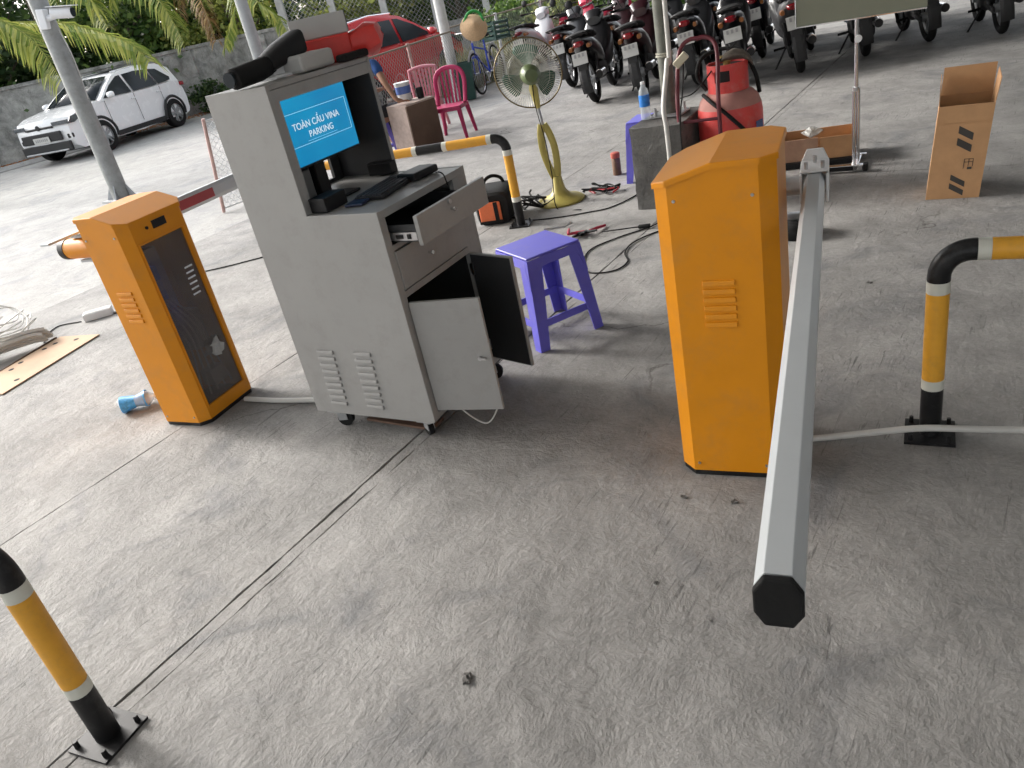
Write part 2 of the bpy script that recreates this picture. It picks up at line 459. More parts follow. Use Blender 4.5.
for k in range(6):
    p = MB(); xx = X0 + .2 + k * 3.1; p.bx(xx - .03, xx + .03, Y0, Y1, 3.68 + (xx - X0) * .0515, 3.78 + (xx - X0) * .0515); p.build("purlin", GALV, roof)
bw = thing("light_block_wall", "unseen plastered wall added right of the canopy to block and bounce light", "wall", (0, 0, 0))
b = MB(); b.bx(10.2, 10.4, -9.0, 20.0, -.01, 4.2); b.build("wall_panel", PLASTER, bw)  # unseen wall added to block light and bounce fill from the right

#%%PART2
# ================================================================== BARRIERS
def cabinet(root, fw_, dd, cd, cb, door):
    """cabinet in local coordinates: louvred face at -Y, door face at +X; fw_ = width of louvred face"""
    x0, x1 = -fw_ / 2 - cb, fw_ / 2 + cd
    y0, y1 = -dd / 2, dd / 2
    t = .012
    foot = [(x0, y0 + cb), (x0 + cb, y0), (x1 - cd, y0), (x1, y0 + cd), (x1, y1 - cd), (x1 - cd, y1), (x0 + cb, y1), (x0, y1 - cb)]
    zt = .99
    def roofz(x):
        f = (x - x0) / (x1 - x0)
        return 1.055 if f < .5 else 1.055 - (f - .5) / .5 * .05
    # side panels as thin folded sheets: each wall a slab between neighbouring foot points
    m = MB()
    n = len(foot)
    for i in range(n):
        if door and i == 3: continue
        a = foot[i]; b_ = foot[(i + 1) % n]
        za = roofz(a[0]) - .006; zb = roofz(b_[0]) - .006
        # inner points: shrink towards centre
        ia = (a[0] * .97, a[1] * .975); ib = (b_[0] * .97, b_[1] * .975)
        xm = x0 + (x1 - x0) * .5
        ptsb = [a, b_, ib, ia]
        if (a[0] - xm) * (b_[0] - xm) < 0:
            f = (xm - a[0]) / (b_[0] - a[0]); c_ = (xm, a[1] + (b_[1] - a[1]) * f); ic = (xm, ia[1] + (ib[1] - ia[1]) * f)
            cells = [(a, c_, ic, ia), (c_, b_, ib, ic)]
        else: cells = [(a, b_, ib, ia)]
        for p, q, r_, s_ in cells:
            zz = [roofz(k[0]) - .006 for k in (p, q, q, p)]
            v = [(p[0], p[1], .02), (q[0], q[1], .02), (r_[0], r_[1], .02), (s_[0], s_[1], .02),
                 (p[0], p[1], zz[0]), (q[0], q[1], zz[1]), (r_[0], r_[1], zz[2]), (s_[0], s_[1], zz[3])]
            m.add(v, [(0, 1, 5, 4), (1, 2, 6, 5), (2, 3, 7, 6), (3, 0, 4, 7), (0, 3, 2, 1), (4, 5, 6, 7)])
    m.build("cabinet_shell", ORANGE, root)
    # base plinth
    b = MB(); b.prism([(x * .985, y * .985) for x, y in foot], 'z', 0, .022); b.build("base_plate", BLK, root)
    # folded roof cap
    o = .006
    ring = [(x * (1 + o / .16), y * (1 + o / .19)) for x, y in foot]
    xm = x0 + (x1 - x0) * .5
    rp = []
    for i in range(n):
        a = ring[i]; b_ = ring[(i + 1) % n]
        rp.append(a)
        if (a[0] - xm) * (b_[0] - xm) < 0:
            f = (xm - a[0]) / (b_[0] - a[0]); rp.append((xm, a[1] + (b_[1] - a[1]) * f))
    k = len(rp)
    v = [(p[0], p[1], roofz(p[0]) - .018) for p in rp] + [(p[0], p[1], roofz(p[0])) for p in rp]
    f = [(i, (i + 1) % k, k + (i + 1) % k, k + i) for i in range(k)]
    lo = [i for i in range(k) if rp[i][0] <= xm + 1e-6]; hi = [i for i in range(k) if rp[i][0] >= xm - 1e-6]
    f.append(tuple(k + i for i in hi)); 
    # order of 'lo' ring wraps round the list start
    st = next(i for i in range(k) if rp[i][0] <= xm + 1e-6 and rp[i - 1][0] > xm + 1e-6)
    lo = [(st + j) % k for j in range(len(lo))]
    hs = next(i for i in range(k) if rp[i][0] >= xm - 1e-6 and rp[i - 1][0] < xm - 1e-6)
    hi = [(hs + j) % k for j in range(len(hi))]
    f[-1] = tuple(k + i for i in hi); f.append(tuple(k + i for i in lo))
    q = MB(); q.add(v, f); q.build("roof_cap", ORANGE_TOP, root, bevel=.004)
    # louvres on the -Y face: pressed hoods
    for i in range(6):
        z = .70 - i * .027
        l = MB()
        pts = [(0, -.009), (0, .009), (-.006, .007), (-.0085, -.008)]
        xx0, xx1 = -.047, .047
        l.add([(xx0, y0 + p[0] + .001, z + p[1]) for p in pts] + [(xx1, y0 + p[0] + .001, z + p[1]) for p in pts],
              [(0, 1, 2, 3), (4, 7, 6, 5), (0, 4, 5, 1), (1, 5, 6, 2), (2, 6, 7, 3), (3, 7, 4, 0)])
        l.build("louvre", ORANGE, root, bevel=.002)
    for xx in (x0 + cb + .018, x1 - cd - .018):      # fixing screws along the top and foot of the louvred panel
        for zz in (.05, .955):
            q = MB(); q.cyl((xx, y0 + .001, zz), (xx, y0 - .0035, zz), .0055, .0045, 10); q.build("screw", STEEL, root)
    if door:
        # door face at +X: frame with a dark glass, inner mechanism behind
        yy0, yy1 = y0 + cd, y1 - cd
        zt = roofz(x1) - .012
        dr = MB()
        dr.bx(x1 - .014, x1, yy0, yy1, .02, .085); dr.bx(x1 - .014, x1, yy0, yy1, .895, zt)
        dr.bx(x1 - .014, x1, yy0, yy0 + .018, .085, .895); dr.bx(x1 - .014, x1, yy1 - .028, yy1, .085, .895)
        d_ = dr.build("door", ORANGE, root)
        l = MB(); e = .006
        l.bx(x1, x1 + .004, yy0 + .016, yy1 - .026, .085 - e, .085); l.bx(x1, x1 + .004, yy0 + .016, yy1 - .026, .895, .895 + e)
        l.bx(x1, x1 + .004, yy0 + .016 - e, yy0 + .016, .085 - e, .895 + e); l.bx(x1, x1 + .004, yy1 - .026, yy1 - .026 + e, .085 - e, .895 + e)
        l.build("door_moulding", ORANGE, d_)
        gl = MB(); gl.bx(x1 - .010, x1 - .006, yy0 + .018, yy1 - .028, .085, .895); gl.build("glass", DOORGLASS, d_)
        ds = MB(); ds.bx(x1 - .002, x1 + .003, yy0 + .12, yy0 + .20, .94, .975); ds.build("display", BLACKP, d_)
        kn = MB(); kn.cyl((x1 - .002, yy0 + .085, .955), (x1 + .006, yy0 + .085, .955), .007); kn.build("lock", BLACKP, d_)
        # inside: grey gearbox, control board and wiring
        me = MB(); me.bx(-.10, .06, -.13, .02, .55, .82); me.bx(-.09, .05, .03, .12, .30, .50); me.build("gearbox", GALV, root, bevel=.01)
        bd = MB(); bd.bx(-.05, .10, -.12, -.06, .62, .78); bd.build("control_board", BLUELAB, root)
        wv = MB()
        for i in range(5):
            wv.tube(catmull([(.06, -.1 + i * .02, .6), (.11, -.08 + i * .03, .45), (.05, -.02 + i * .03, .3), (.1, -.1 + i * .05, .1)], 6), .005, 6)
        wv.build("wiring", PVC, root)
        rq = random.Random(5); bg = MB(); bg.lathe([(.0, 0), (.035, .01), (.045, .04), (.03, .07), (0, .08)], 12, (.085, .05, .30), (0, R(70), 0)); bg.v = [(x + rq.uniform(-.012, .012), y + rq.uniform(-.014, .014), z + rq.uniform(-.02, .02)) for x, y, z in bg.v]; bg.build("plastic_bag", GREYBOX, root)
        bg = MB(); bg.bx(.03, .1, -.12, -.10, .45, .85); bg.bx(.05, .1, -.09, -.02, .80, .86); bg.bx(.05, .1, -.1, -.05, .66, .72); bg.bx(.02, .09, .0, .1, .12, .2); bg.build("terminal_strip", PVC, root, bevel=.004)
        for i in range(6):   # white bars on the glass, painted for light through the far louvres
            s_ = MB(); z = .72 - i * .026; s_.bx(x1 - .0055, x1 - .0045, yy1 - .10 - .002 * i, yy1 - .052 - .002 * i, z - .004, z + .004); s_.build("lit_slot", PAINTW, d_)

def boom(root, L, hw, hh, ch, z, x, ydir, start, bands=()):
    """octagonal boom along local y*ydir, centre at (x, z)"""
    pr = [(-hw, -hh + ch), (-hw + ch * .6, -hh), (hw - ch * .6, -hh), (hw, -hh + ch), (hw, hh - ch), (hw - ch * .6, hh), (-hw + ch * .6, hh), (-hw, hh - ch)]
    m = MB(); a, b_ = start, start + ydir * L
    m.prism([(x + p[0], z + p[1]) for p in pr], 'y', min(a, b_), max(a, b_))
    o = m.build("boom_tube", BOOMW, root, bevel=.0015)
    c = MB(); e = b_ + ydir * .002
    c.prism([(x + p[0] * 1.02, z + p[1] * 1.02) for p in pr], 'y', min(e, e + ydir * .012), max(e, e + ydir * .012))
    c.build("end_cap", BLACKR, o, bevel=.003)
    for (s0, s1) in bands:
        r_ = MB(); y_a, y_b = start + ydir * s0, start + ydir * s1
        r_.prism([(x + p[0] * 1.012, z + p[1] * 1.0) for p in ((-hw, -hh + ch), (hw, -hh + ch), (hw, hh - ch), (-hw, hh - ch))], 'y', min(y_a, y_b), max(y_a, y_b))
        r_.build("red_band", REDREF, o)
    return o

# left barrier
lb = thing("barrier_cabinet", "orange boom barrier cabinet with dark glass door, beside the grey kiosk", "barrier", (-3.402, 1.99, 0), R(8.8))
cabinet(lb, .215, .385, .042, .04, True)
h = MB(); h.lathe([(.0, 0), (.047, 0), (.047, .17), (.0, .17)], 20, (-.145, -.115, .905), (0, R(-90), 0)); hb = h.build("pivot_hub", ORANGE, lb, smooth=True)
h = MB(); h.lathe([(.0, 0), (.049, 0), (.049, .035), (0, .035)], 20, (-.316, -.115, .905), (0, R(-90), 0)); h.build("hub_cap", BLK, hb, smooth=True)
h = MB(); h.bx(-.27, -.17, -.13, -.10, .84, .852); h.bx(-.27, -.17, -.13, -.10, .956, .968); h.cyl((-.2, -.115, .83), (-.2, -.115, .985), .008); h.build("clamp", GALV, lb)
ltail = MB(); ltail.bx(-.262, -.195, -.10, .42, .88, .935); ltail.build("boom_bracket", GALV, lb, bevel=.006)
ltail = MB(); ltail.bx(-.256, -.20, -.29, -.10, .975, .985); ltail.build("tail_plate", BOOMW, lb, bevel=.002)
boom(lb, 2.3, .022, .042, .018, .905, -.228, 1, .12, [(.14, .62), (1.0, 1.4), (1.8, 2.2)])

# right barrier: same cabinet turned round, door away from us
rbq = thing("barrier_cabinet", "orange boom barrier cabinet in the foreground, louvred side towards us, white boom beside it", "barrier", (-.776, 2.268, 0), R(10.0))
sub = thing("tmp", "", "")
cabinet(rbq, .253, .37, .045, .045, False)
for ch in list(rbq.children):       # mirror: roof slope falls towards -X on this one
    ch.scale = (-1, 1, 1)
bpy.data.objects.remove(sub)
# boom assembly of the right barrier
bdx, bdy = -.217 + .576, .739 - 2.567
blen = math.hypot(bdx, bdy)
brz = math.atan2(bdy, bdx) + math.pi / 2
bo = thing("barrier_boom", "long white octagonal boom with black end cap pointing at the viewer", "boom", (-.576, 2.567, 0), brz)
boom(bo, blen - .045, .030, .038, .021, .86, 0, -1, -.05)
br = MB()
br.prism([(-.042, .805), (.042, .805), (.042, .9), (.025, .94), (-.025, .94), (-.042, .9)], 'y', .045, .06)
br.bx(-.042, -.034, -.10, .045, .81, .898); br.bx(.034, .042, -.10, .045, .81, .898); br.bx(-.042, .042, -.09, .045, .901, .907)
br.build("fork_bracket", PAINTW, bo, bevel=.003)
for bx_, by_ in ((0, .01), (-.024, -.06), (.024, -.06)):
    br = MB(); br.cyl((bx_, by_, .906), (bx_, by_, .928), .006); br.build("bolt", STEEL, bo)
br = MB(); br.cyl((-.17, .0, .84), (-.042, .0, .84), .03); br.build("pivot_shaft", GALV, bo, smooth=True)

# ================================================================== KIOSK
K = thing("parking_kiosk", "tall grey steel operator kiosk on casters with open drawer and doors", "kiosk", (-1.925, 2.0, 0), R(3.0))
W, D, HC, HT, UX = .60, .645, .972, 1.440, -.335
prof = [(-D, .092), (-.012, .092), (0, .10), (0, HC), (UX, HC), (UX, HT), (-D, HT)]
for y in (0, W - .018):
    m = MB(); m.prism(prof, 'y', y, y + .018)
    sp = m.build("side_panel", KGREY, K, bevel=.002)
    if y == 0:
        for cx in (-.475, -.275):
            for i in range(9):
                l = MB(); z = .395 - i * .031
                xc = cx - .002 * i
                pts = [(.0, -.009), (.0, .010), (-.008, .007), (-.011, -.007)]
                l.add([(xc - .045, p[0] + .001, z + p[1]) for p in pts] + [(xc + .045, p[0] + .001, z + p[1]) for p in pts],
                      [(0, 1, 2, 3), (4, 7, 6, 5), (0, 4, 5, 1), (1, 5, 6, 2), (2, 6, 7, 3), (3, 7, 4, 0)])
                l.build("louvre", KGREY, sp, bevel=.003)
yi0, yi1 = .018, W - .018
m = MB(); m.bx(-D + .001, UX - .001, yi0, yi1, HT - .018, HT - .001); m.build("top_panel", KGREY, K, bevel=.001)
m = MB(); m.bx(UX + .002, -.001, yi0, yi1, HC - .03, HC - .002); m.bx(-D + .02, UX + .002, yi0, yi1, HC - .03, HC - .002); m.build("counter_top", KGREY, K)
m = MB()   # back sheet with an opening behind the screen stand
m.bx(-D + .001, -D + .016, yi0, yi1, .08, .985); m.bx(-D + .001, -D + .016, yi0, .47, .985, 1.13)
m.bx(-D + .001, -D + .016, .525, yi1, .985, 1.13); m.bx(-D + .001, -D + .016, yi0, yi1, 1.13, HT - .019)
m.build("back_panel", KDARK, K)
m = MB(); m.bx(UX - .05, UX - .002, yi0 , yi0 + .03, HC, HT - .02); m.build("upper_stile", KGREY, K)
m = MB(); m.bx(UX - .018, UX - .002, yi0 + .03, yi1, HT - .062, HT - .02); m.build("upper_rail", KGREY, K)
m = MB(); m.bx(-D + .02, UX - .003, yi1 - .006, yi1 - .001, HC, HT - .02); m.build("inner_lining", KDARK, K)
# front frame: rails and stiles
m = MB(); m.bx(-.02, -.001, yi0, yi0 + .02, .10, HC - .031); m.build("front_stile", KGREY, K)
m = MB(); m.bx(-.02, -.001, W - .10, yi1, .10, HC - .031); m.build("front_stile", KGREY, K)
m = MB(); m.bx(-.02, -.002, yi0 + .02, W - .10, .63, .655); m.build("front_rail", KGREY, K)
m = MB(); m.bx(-.02, -.002, yi0 + .02, W - .10, .815, .835); m.build("front_rail", KGREY, K)
m = MB(); m.bx(-.02, -.002, yi0 + .02, W - .10, .101, .125); m.build("front_rail", KGREY, K)
m = MB(); m.bx(-D + .017, -.002, yi0, yi1, .0925, .10); m.build("bottom_panel", KDARK, K)
m = MB(); m.bx(-D + .03, -.021, yi0, yi0 + .004, .09, .63); m.bx(-D + .03, -.021, yi1 - .004, yi1, .09, .63); m.bx(-D + .018, -D + .022, yi0, yi1, .09, .94); m.bx(-D + .03, -.03, yi0 + .004, yi1 - .004, .632, .636)
m.build("interior_lining", KDARK, K)
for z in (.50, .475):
    m = MB(); m.bx(-D + .023, -D + .025, .30, .36, z, z + .006); m.build("lit_slot", PAINTW, K)  # white bars painted for light coming through slots in the back
dy0, dy1 = yi0 + .022, W - .102
# upper drawer, pulled out and a little lifted
dr = MB(); dr.box((.125, (dy0 + dy1) / 2 + .015, .885), (.018, dy1 - dy0 + .02, .108))
d1 = dr.build("drawer", KGREY, K, bevel=.002)
dr = MB(); dr.bx(-.28, .115, dy0 + .02, dy0 + .024, .845, .905); dr.bx(-.28, .115, dy1 - .024, dy1 - .02, .845, .905); dr.bx(-.28, .115, dy0 + .02, dy1 - .02, .842, .846); dr.bx(-.28, -.276, dy0 + .02, dy1 - .02, .845, .905)
dr.build("drawer_box", KDARK, d1)
dr = MB(); dr.bx(-.02, .112, dy0 + .008, dy0 + .018, .850, .880); dr.build("drawer_slide", STEEL, d1)
dr = MB(); dr.bx(.02, .05, dy0 + .004, dy0 + .008, .858, .872); dr.bx(.07, .085, dy0 + .004, dy0 + .008, .856, .874); dr.build("slide_latch", BLACKP, d1)
def lock_knob(parent, x, y, z, dz):
    a = MB(); a.cyl((x, y, z), (x + .008, y, z), .009); a.build("lock", STEEL, parent, smooth=True)
    a = MB(); a.cyl((x, y + .004, z - dz), (x + .016, y + .004, z - dz), .005); a.cyl((x + .014, y + .004, z - dz), (x + .022, y + .004, z - dz), .009, .008); a.build("knob", CHROME, parent, smooth=True)
lock_knob(d1, .134, .255, .925, .030)
dr = MB(); dr.bx(-.012, .004, dy0, dy1, .662, .810); d2 = dr.build("drawer", KGREY, K, bevel=.002)
lock_knob(d2, .004, .225, .79, .052)
m = MB(); m.bx(-.0135, -.0125, dy0 - .006, dy1 + .006, .656, .816); m.build("drawer_gap", KDARK, K)
# doors
def door_mesh(name, hy, ang, L, z0, z1, flip):
    ca, sa = math.cos(ang), math.sin(ang)
    rot = Matrix.Rotation(ang, 3, 'Z')
    def P(p): 
        q = rot @ Vector(p); return (q.x + .004, q.y + hy, q.z)
    def bxx(x0, x1, y0, y1, a, b_):
        m = MB(); m.bx(x0, x1, y0, y1, a, b_); m.v = [P(p) for p in m.v]; return m
    t = .016
    o = bxx(0, L, -t / 2, t / 2, z0, z1).build(name, KGREY, K, bevel=.002)
    s_ = 1 if flip else -1
    bxx(.006, L - .006, s_ * (t / 2), s_ * (t / 2 + .002), z0 + .006, z1 - .006).build("door_lining", KDARK, o)
    lk = MB(); lk.cyl((L - .045, -s_ * t / 2, z0 + .55 * (z1 - z0) - .03), (L - .045, -s_ * (t / 2 + .012), z0 + .55 * (z1 - z0) - .03), .008)
    lk.box((L - .035, -s_ * (t / 2 + .012), z0 + .55 * (z1 - z0) - .03), (.03, .006, .008)); lk.v = [P(p) for p in lk.v]; lk.build("lock", STEEL, o)
    for z in (z0 + .07, z1 - .07):
        hg = bxx(-.006, .012, s_ * t / 2, s_ * (t / 2 + .006), z - .025, z + .025); hg.build("hinge", STEEL, o)
    return o
door_mesh("door", dy0 - .004, R(11), .285, .14, .612, True)
door_mesh("door", dy1 + .004, R(-14), .238, .138, .632, False)
cab = MB(); cab.tube(catmull([(.02, .12, .13), (.08, .14, .05), (.16, .13, .035), (.2, .16, .09), (.19, .17, .14)], 8), .0035, 6); cab.build("loose_cable", PVC, K)
# casters
def caster(x, y, a):
    o = MB(); o.bx(x - .036, x + .036, y - .036, y + .036, .083, .0915)
    o.cyl((x, y, .064), (x, y, .084), .017)
    ca, sa = math.cos(a), math.sin(a)
    for s_ in (-1, 1):
        cx, cy = x - sa * .014 * s_ + ca * .012, y + ca * .014 * s_ + sa * .012
        o.box((cx, cy, .055), (.042, .003, .046), (0, 0, a))
    c = o.build("caster", GALV, K)
    q = MB(); wx, wy = x + ca * .022, y + sa * .022
    q.cyl((wx + sa * .011, wy - ca * .011, .036), (wx - sa * .011, wy + ca * .011, .036), .036, seg=18); q.build("wheel", BLACKR, c, smooth=True)
for x, y, a in ((-.56, .045, .3), (-.07, .045, 2.6), (-.59, W - .06, 1.2), (-.06, W - .06, .4)): caster(x, y, a)
m = MB(); m.bx(-.54, -.10, .04, .07, .072, .082); m.build("caster_rail", GALV, K)
m = MB(); m.bx(-.47, -.10, .07, .16, .001, .012); tag(m.build("packing_strip", WOODB), "flat brown wooden strip on the floor under the kiosk", "board").location = (-1.925, 2.0, 0)

# monitor in the kiosk
sy0, sy1, sz0, sz1, sx = .075, .452, 1.132, 1.396, UX - .045
MO = thing("monitor", "widescreen monitor with blue parking welcome screen inside the grey kiosk", "monitor", (-1.925, 2.0, 0), R(3.0))
m = MB(); m.bx(sx - .03, sx - .001, sy0 - .004, sy1 + .004, sz0 - .010, sz1 + .003); m.build("housing", BLACKP, MO, bevel=.003)
SCR = bpy.data.materials.new("screen_blue"); SCR.use_nodes = True
t_ = SCR.node_tree; b_ = t_.nodes["Principled BSDF"]
tc_ = t_.nodes.new("ShaderNodeTexCoord"); nn = t_.nodes.new("ShaderNodeTexNoise"); nn.inputs["Scale"].default_value = 5; t_.links.new(tc_.outputs["Object"], nn.inputs[0])
rr = t_.nodes.new("ShaderNodeValToRGB"); rr.color_ramp.elements[0].position = .3; rr.color_ramp.elements[1].position = .7
rr.color_ramp.elements[0].color = (.0, .19, .42, 1); rr.color_ramp.elements[1].color = (.0, .26, .50, 1); t_.links.new(nn.outputs[0], rr.inputs[0])
t_.links.new(rr.outputs[0], b_.inputs["Emission Color"]); b_.inputs["Emission Strength"].default_value = .25
b_.inputs["Base Color"].default_value = (.01, .03, .05, 1); b_.inputs["Roughness"].default_value = .3
m = MB(); m.bx(sx - .0008, sx + .0012, sy0, sy1, sz0, sz1); SC = m.build("screen", SCR, MO)
WH = mat("screen_white", (.5, .5, .5), .4, emit=(.70, .78, .85), es=.19)
WB = mat("screen_lightblue", (.2, .4, .5), .4, emit=(.35, .65, .8), es=.22)
sw, sh = sy1 - sy0, sz1 - sz0
def scr(u, v): return (sx + .0022, sy0 + sw * u, sz1 - sh * v)
fr = MB()
def line(u0, v0, u1, v1, w_):
    a, b2 = scr(u0, v0), scr(u1, v1)
    fr.bx(sx + .0014, sx + .0024, min(a[1], b2[1]) - w_, max(a[1], b2[1]) + w_, min(a[2], b2[2]) - w_, max(a[2], b2[2]) + w_)
line(.03, .285, .955, .285, .0009); line(.955, .29, .955, .73, .0009); line(.04, .735, .95, .735, .0009)
fr.build("frame_line", WB, SC)
def text(body, size, center, mtl, parent, rotm, name="lettering", bold=0.0, depth=.0004, sxx=1.0):
    cu = bpy.data.curves.new(name, 'FONT'); cu.body = body; cu.size = size; cu.align_x = 'CENTER'; cu.align_y = 'CENTER'; cu.extrude = depth; cu.offset = bold
    tmp = bpy.data.objects.new(name + "_tmp", cu); COL.objects.link(tmp)
    dg = bpy.context.evaluated_depsgraph_get()
    me = bpy.data.meshes.new_from_object(tmp.evaluated_get(dg))
    bpy.data.objects.remove(tmp)
    me.transform(Matrix.Translation(center) @ rotm.to_4x4() @ Matrix.Diagonal((sxx, 1, 1, 1)))
    me.materials.clear(); me.materials.append(mtl)
    o = bpy.data.objects.new(name, me); COL.objects.link(o); o.parent = parent
    return o
ROT_X = Matrix(((0, 0, 1), (1, 0, 0), (0, 1, 0)))     # text plane facing +X, reading along +Y
text("TOÀN CẦU VINA", .0345, Vector(scr(.455, .475)), WH, SC, ROT_X, bold=.0002)
text("PARKING", .034, Vector(scr(.49, .62)), WH, SC, ROT_X, bold=.0002)
fr = MB(); line(.26, .70, .72, .70, .0005); fr.build("underline", WB, SC)
m = MB(); m.bx(sx - .07, sx - .035, .20, .26, HC + .012, 1.16); m.build("stand_neck", BLACKP, MO, bevel=.004)
m = MB(); m.bx(sx - .11, sx + .05, .13, .33, HC + .001, HC + .012); m.build("stand_base", BLACKP, MO, bevel=.004)
# things on the counter
def on_counter(name, label, cat, build, mtl, bev=.004):
    m = MB(); build(m); o = m.build(name, mtl, None, bevel=bev); o.location = (-1.925, 2.0, 0); o.rotation_euler = (0, 0, R(3)); return tag(o, label, cat)
on_counter("speaker_box", "small black box at the near corner of the kiosk counter, under the monitor", "box", lambda m: m.bx(-.335, -.255, .03, .155, HC + .001, HC + .055), BLACKP)
on_counter("power_adapter", "grey power adapter standing behind the monitor stand on the kiosk", "adapter", lambda m: m.bx(-.55, -.50, .20, .27, HC + .001, 1.09), GREYBOX)
on_counter("phone", "dark blue phone lying on the kiosk counter", "phone", lambda m: m.box((-.19, .16, HC + .006), (.075, .15, .009), (0, 0, .2)), mat("navy_case", (.02, .025, .06), .3))
kb = thing("keyboard", "black keyboard lying on the kiosk counter below the screen", "keyboard", (-2.115, 2.30, HC + .002), R(10))
m = MB(); m.bx(-.065, .065, -.15, .15, 0, .014); m.build("case", BLACKP, kb, bevel=.003)
for r_ in range(5):
    m = MB()
    for c_ in range(14): m.bx(-.058 + r_ * .023, -.040 + r_ * .023, -.142 + c_ * .0204, -.125 + c_ * .0204, .0142, .019)
    m.build("key_row", mat("keycap", (.035, .035, .038), .5), kb)
on_counter("card_reader", "black flat card reader on the right part of the kiosk counter", "reader", lambda m: m.box((-.13, .46, HC + .018), (.10, .15, .03), (0, 0, -.1)), BLACKP, .008)
ms = MB(); ms.loft([(-.05, .0, .005, .003), (-.045, .008, .02, .008), (-.01, .014, .03, .015), (.03, .011, .028, .012), (.05, .006, .015, .005)], 14)
mo_ = ms.build("mouse", BLACKP, None, smooth=True); mo_.location = (-2.09, 2.52, HC + .004); mo_.rotation_euler = (0, 0, R(75)); tag(mo_, "black computer mouse at the far end of the kiosk counter", "mouse")
cb_ = MB(); cb_.tube(catmull([(-2.0, 2.47, HC + .01), (-1.95, 2.43, HC + .02), (-1.925, 2.42, HC + .01), (-1.917, 2.42, HC - .03)], 8), .003, 6)
tag(cb_.build("device_cable", BLACKR), "thin black cable hanging over the kiosk counter edge", "cable")
m = MB(); m.box((-2.33, 2.53, HC + .03), (.12, .05, .05), (0, 0, .1)); tag(m.build("power_strip", BLACKP, None, bevel=.004), "black power strip at the back of the kiosk counter", "power strip")

# things piled on the kiosk's top
PC = thing("plate_camera", "black housing camera lying on the near end of the kiosk top", "camera", (-2.40, 2.16, HT + .003), R(3))
m = MB(); m.tube([(0, -.20, .035), (0, -.19, .035), (0, -.06, .043), (0, .0, .052)], [.024, .036, .038, .034], 16); m.build("barrel", BLACKR, PC, smooth=True)
m = MB(); m.loft([(-.02, .055, .038, .030), (.05, .075, .046, .038), (.15, .098, .050, .044), (.17, .103, .050, .044)], 16, k=4); m.build("housing", BLACKP, PC, smooth=True)
m = MB(); m.cyl((0, -.203, .035), (0, -.212, .035), .027); m.build("lens", CARGLASS, PC, smooth=True)
m = MB(); m.bx(-.045, .045, -.03, .09, .0, .012); m.bx(-.02, .02, -.01, .05, .012, .04); m.build("mount", PAINTW, PC, bevel=.004)
m = MB(); m.box((0, 0, .032), (.12, .19, .062), (0, 0, .06)); o = m.build("junction_box", GREYBOX, None, bevel=.012); o.location = (-2.36, 2.31, HT + .002); tag(o, "small light grey junction box on the kiosk top above the screen", "box")
RB = thing("red_parcel", "box wrapped in shiny red plastic film on the kiosk top", "parcel", (-2.46, 2.53, HT + .002), R(-42))
m = MB(); m.bx(-.095, .095, -.17, .10, 0, .0985); m.build("wrapped_box", REDFILM, RB, bevel=.01, seg=3)
m = MB()
sec = [(.095, .046, .085, .044), (.13, .05, .10, .052), (.17, .055, .11, .06), (.205, .06, .105, .058), (.225, .066, .085, .046), (.235, .07, .05, .02)]
m.loft(sec, 18, k=3.2); rq = random.Random(9); m.v = [(x + rq.uniform(-.006, .006), y + rq.uniform(-.006, .006), z + rq.uniform(-.007, .007)) for x, y, z in m.v]; m.build("film_flap", REDFILM, RB, smooth=True)
GB = thing("control_box", "grey metal control box on top of the red wrapped parcel", "box", (-2.45, 2.555, HT + .1005), R(-48))
m = MB(); m.bx(-.075, .075, -.14, .085, 0, .08); m.build("case", GREYBOX, GB, bevel=.004)
m = MB(); m.bx(-.073, .073, .0853, .0865, .004, .076); m.build("dark_end", KDARK, GB)  # dark sheet over one end of the case
m = MB(); m.box((0, .02, .014), (.05, .16, .028), (0, 0, .1)); o = m.build("tool_pouch", BLACKR, None, bevel=.008); o.location = (-2.29, 2.47, HT + .002); tag(o, "small black pouch on the kiosk top in front of the red parcel", "pouch")

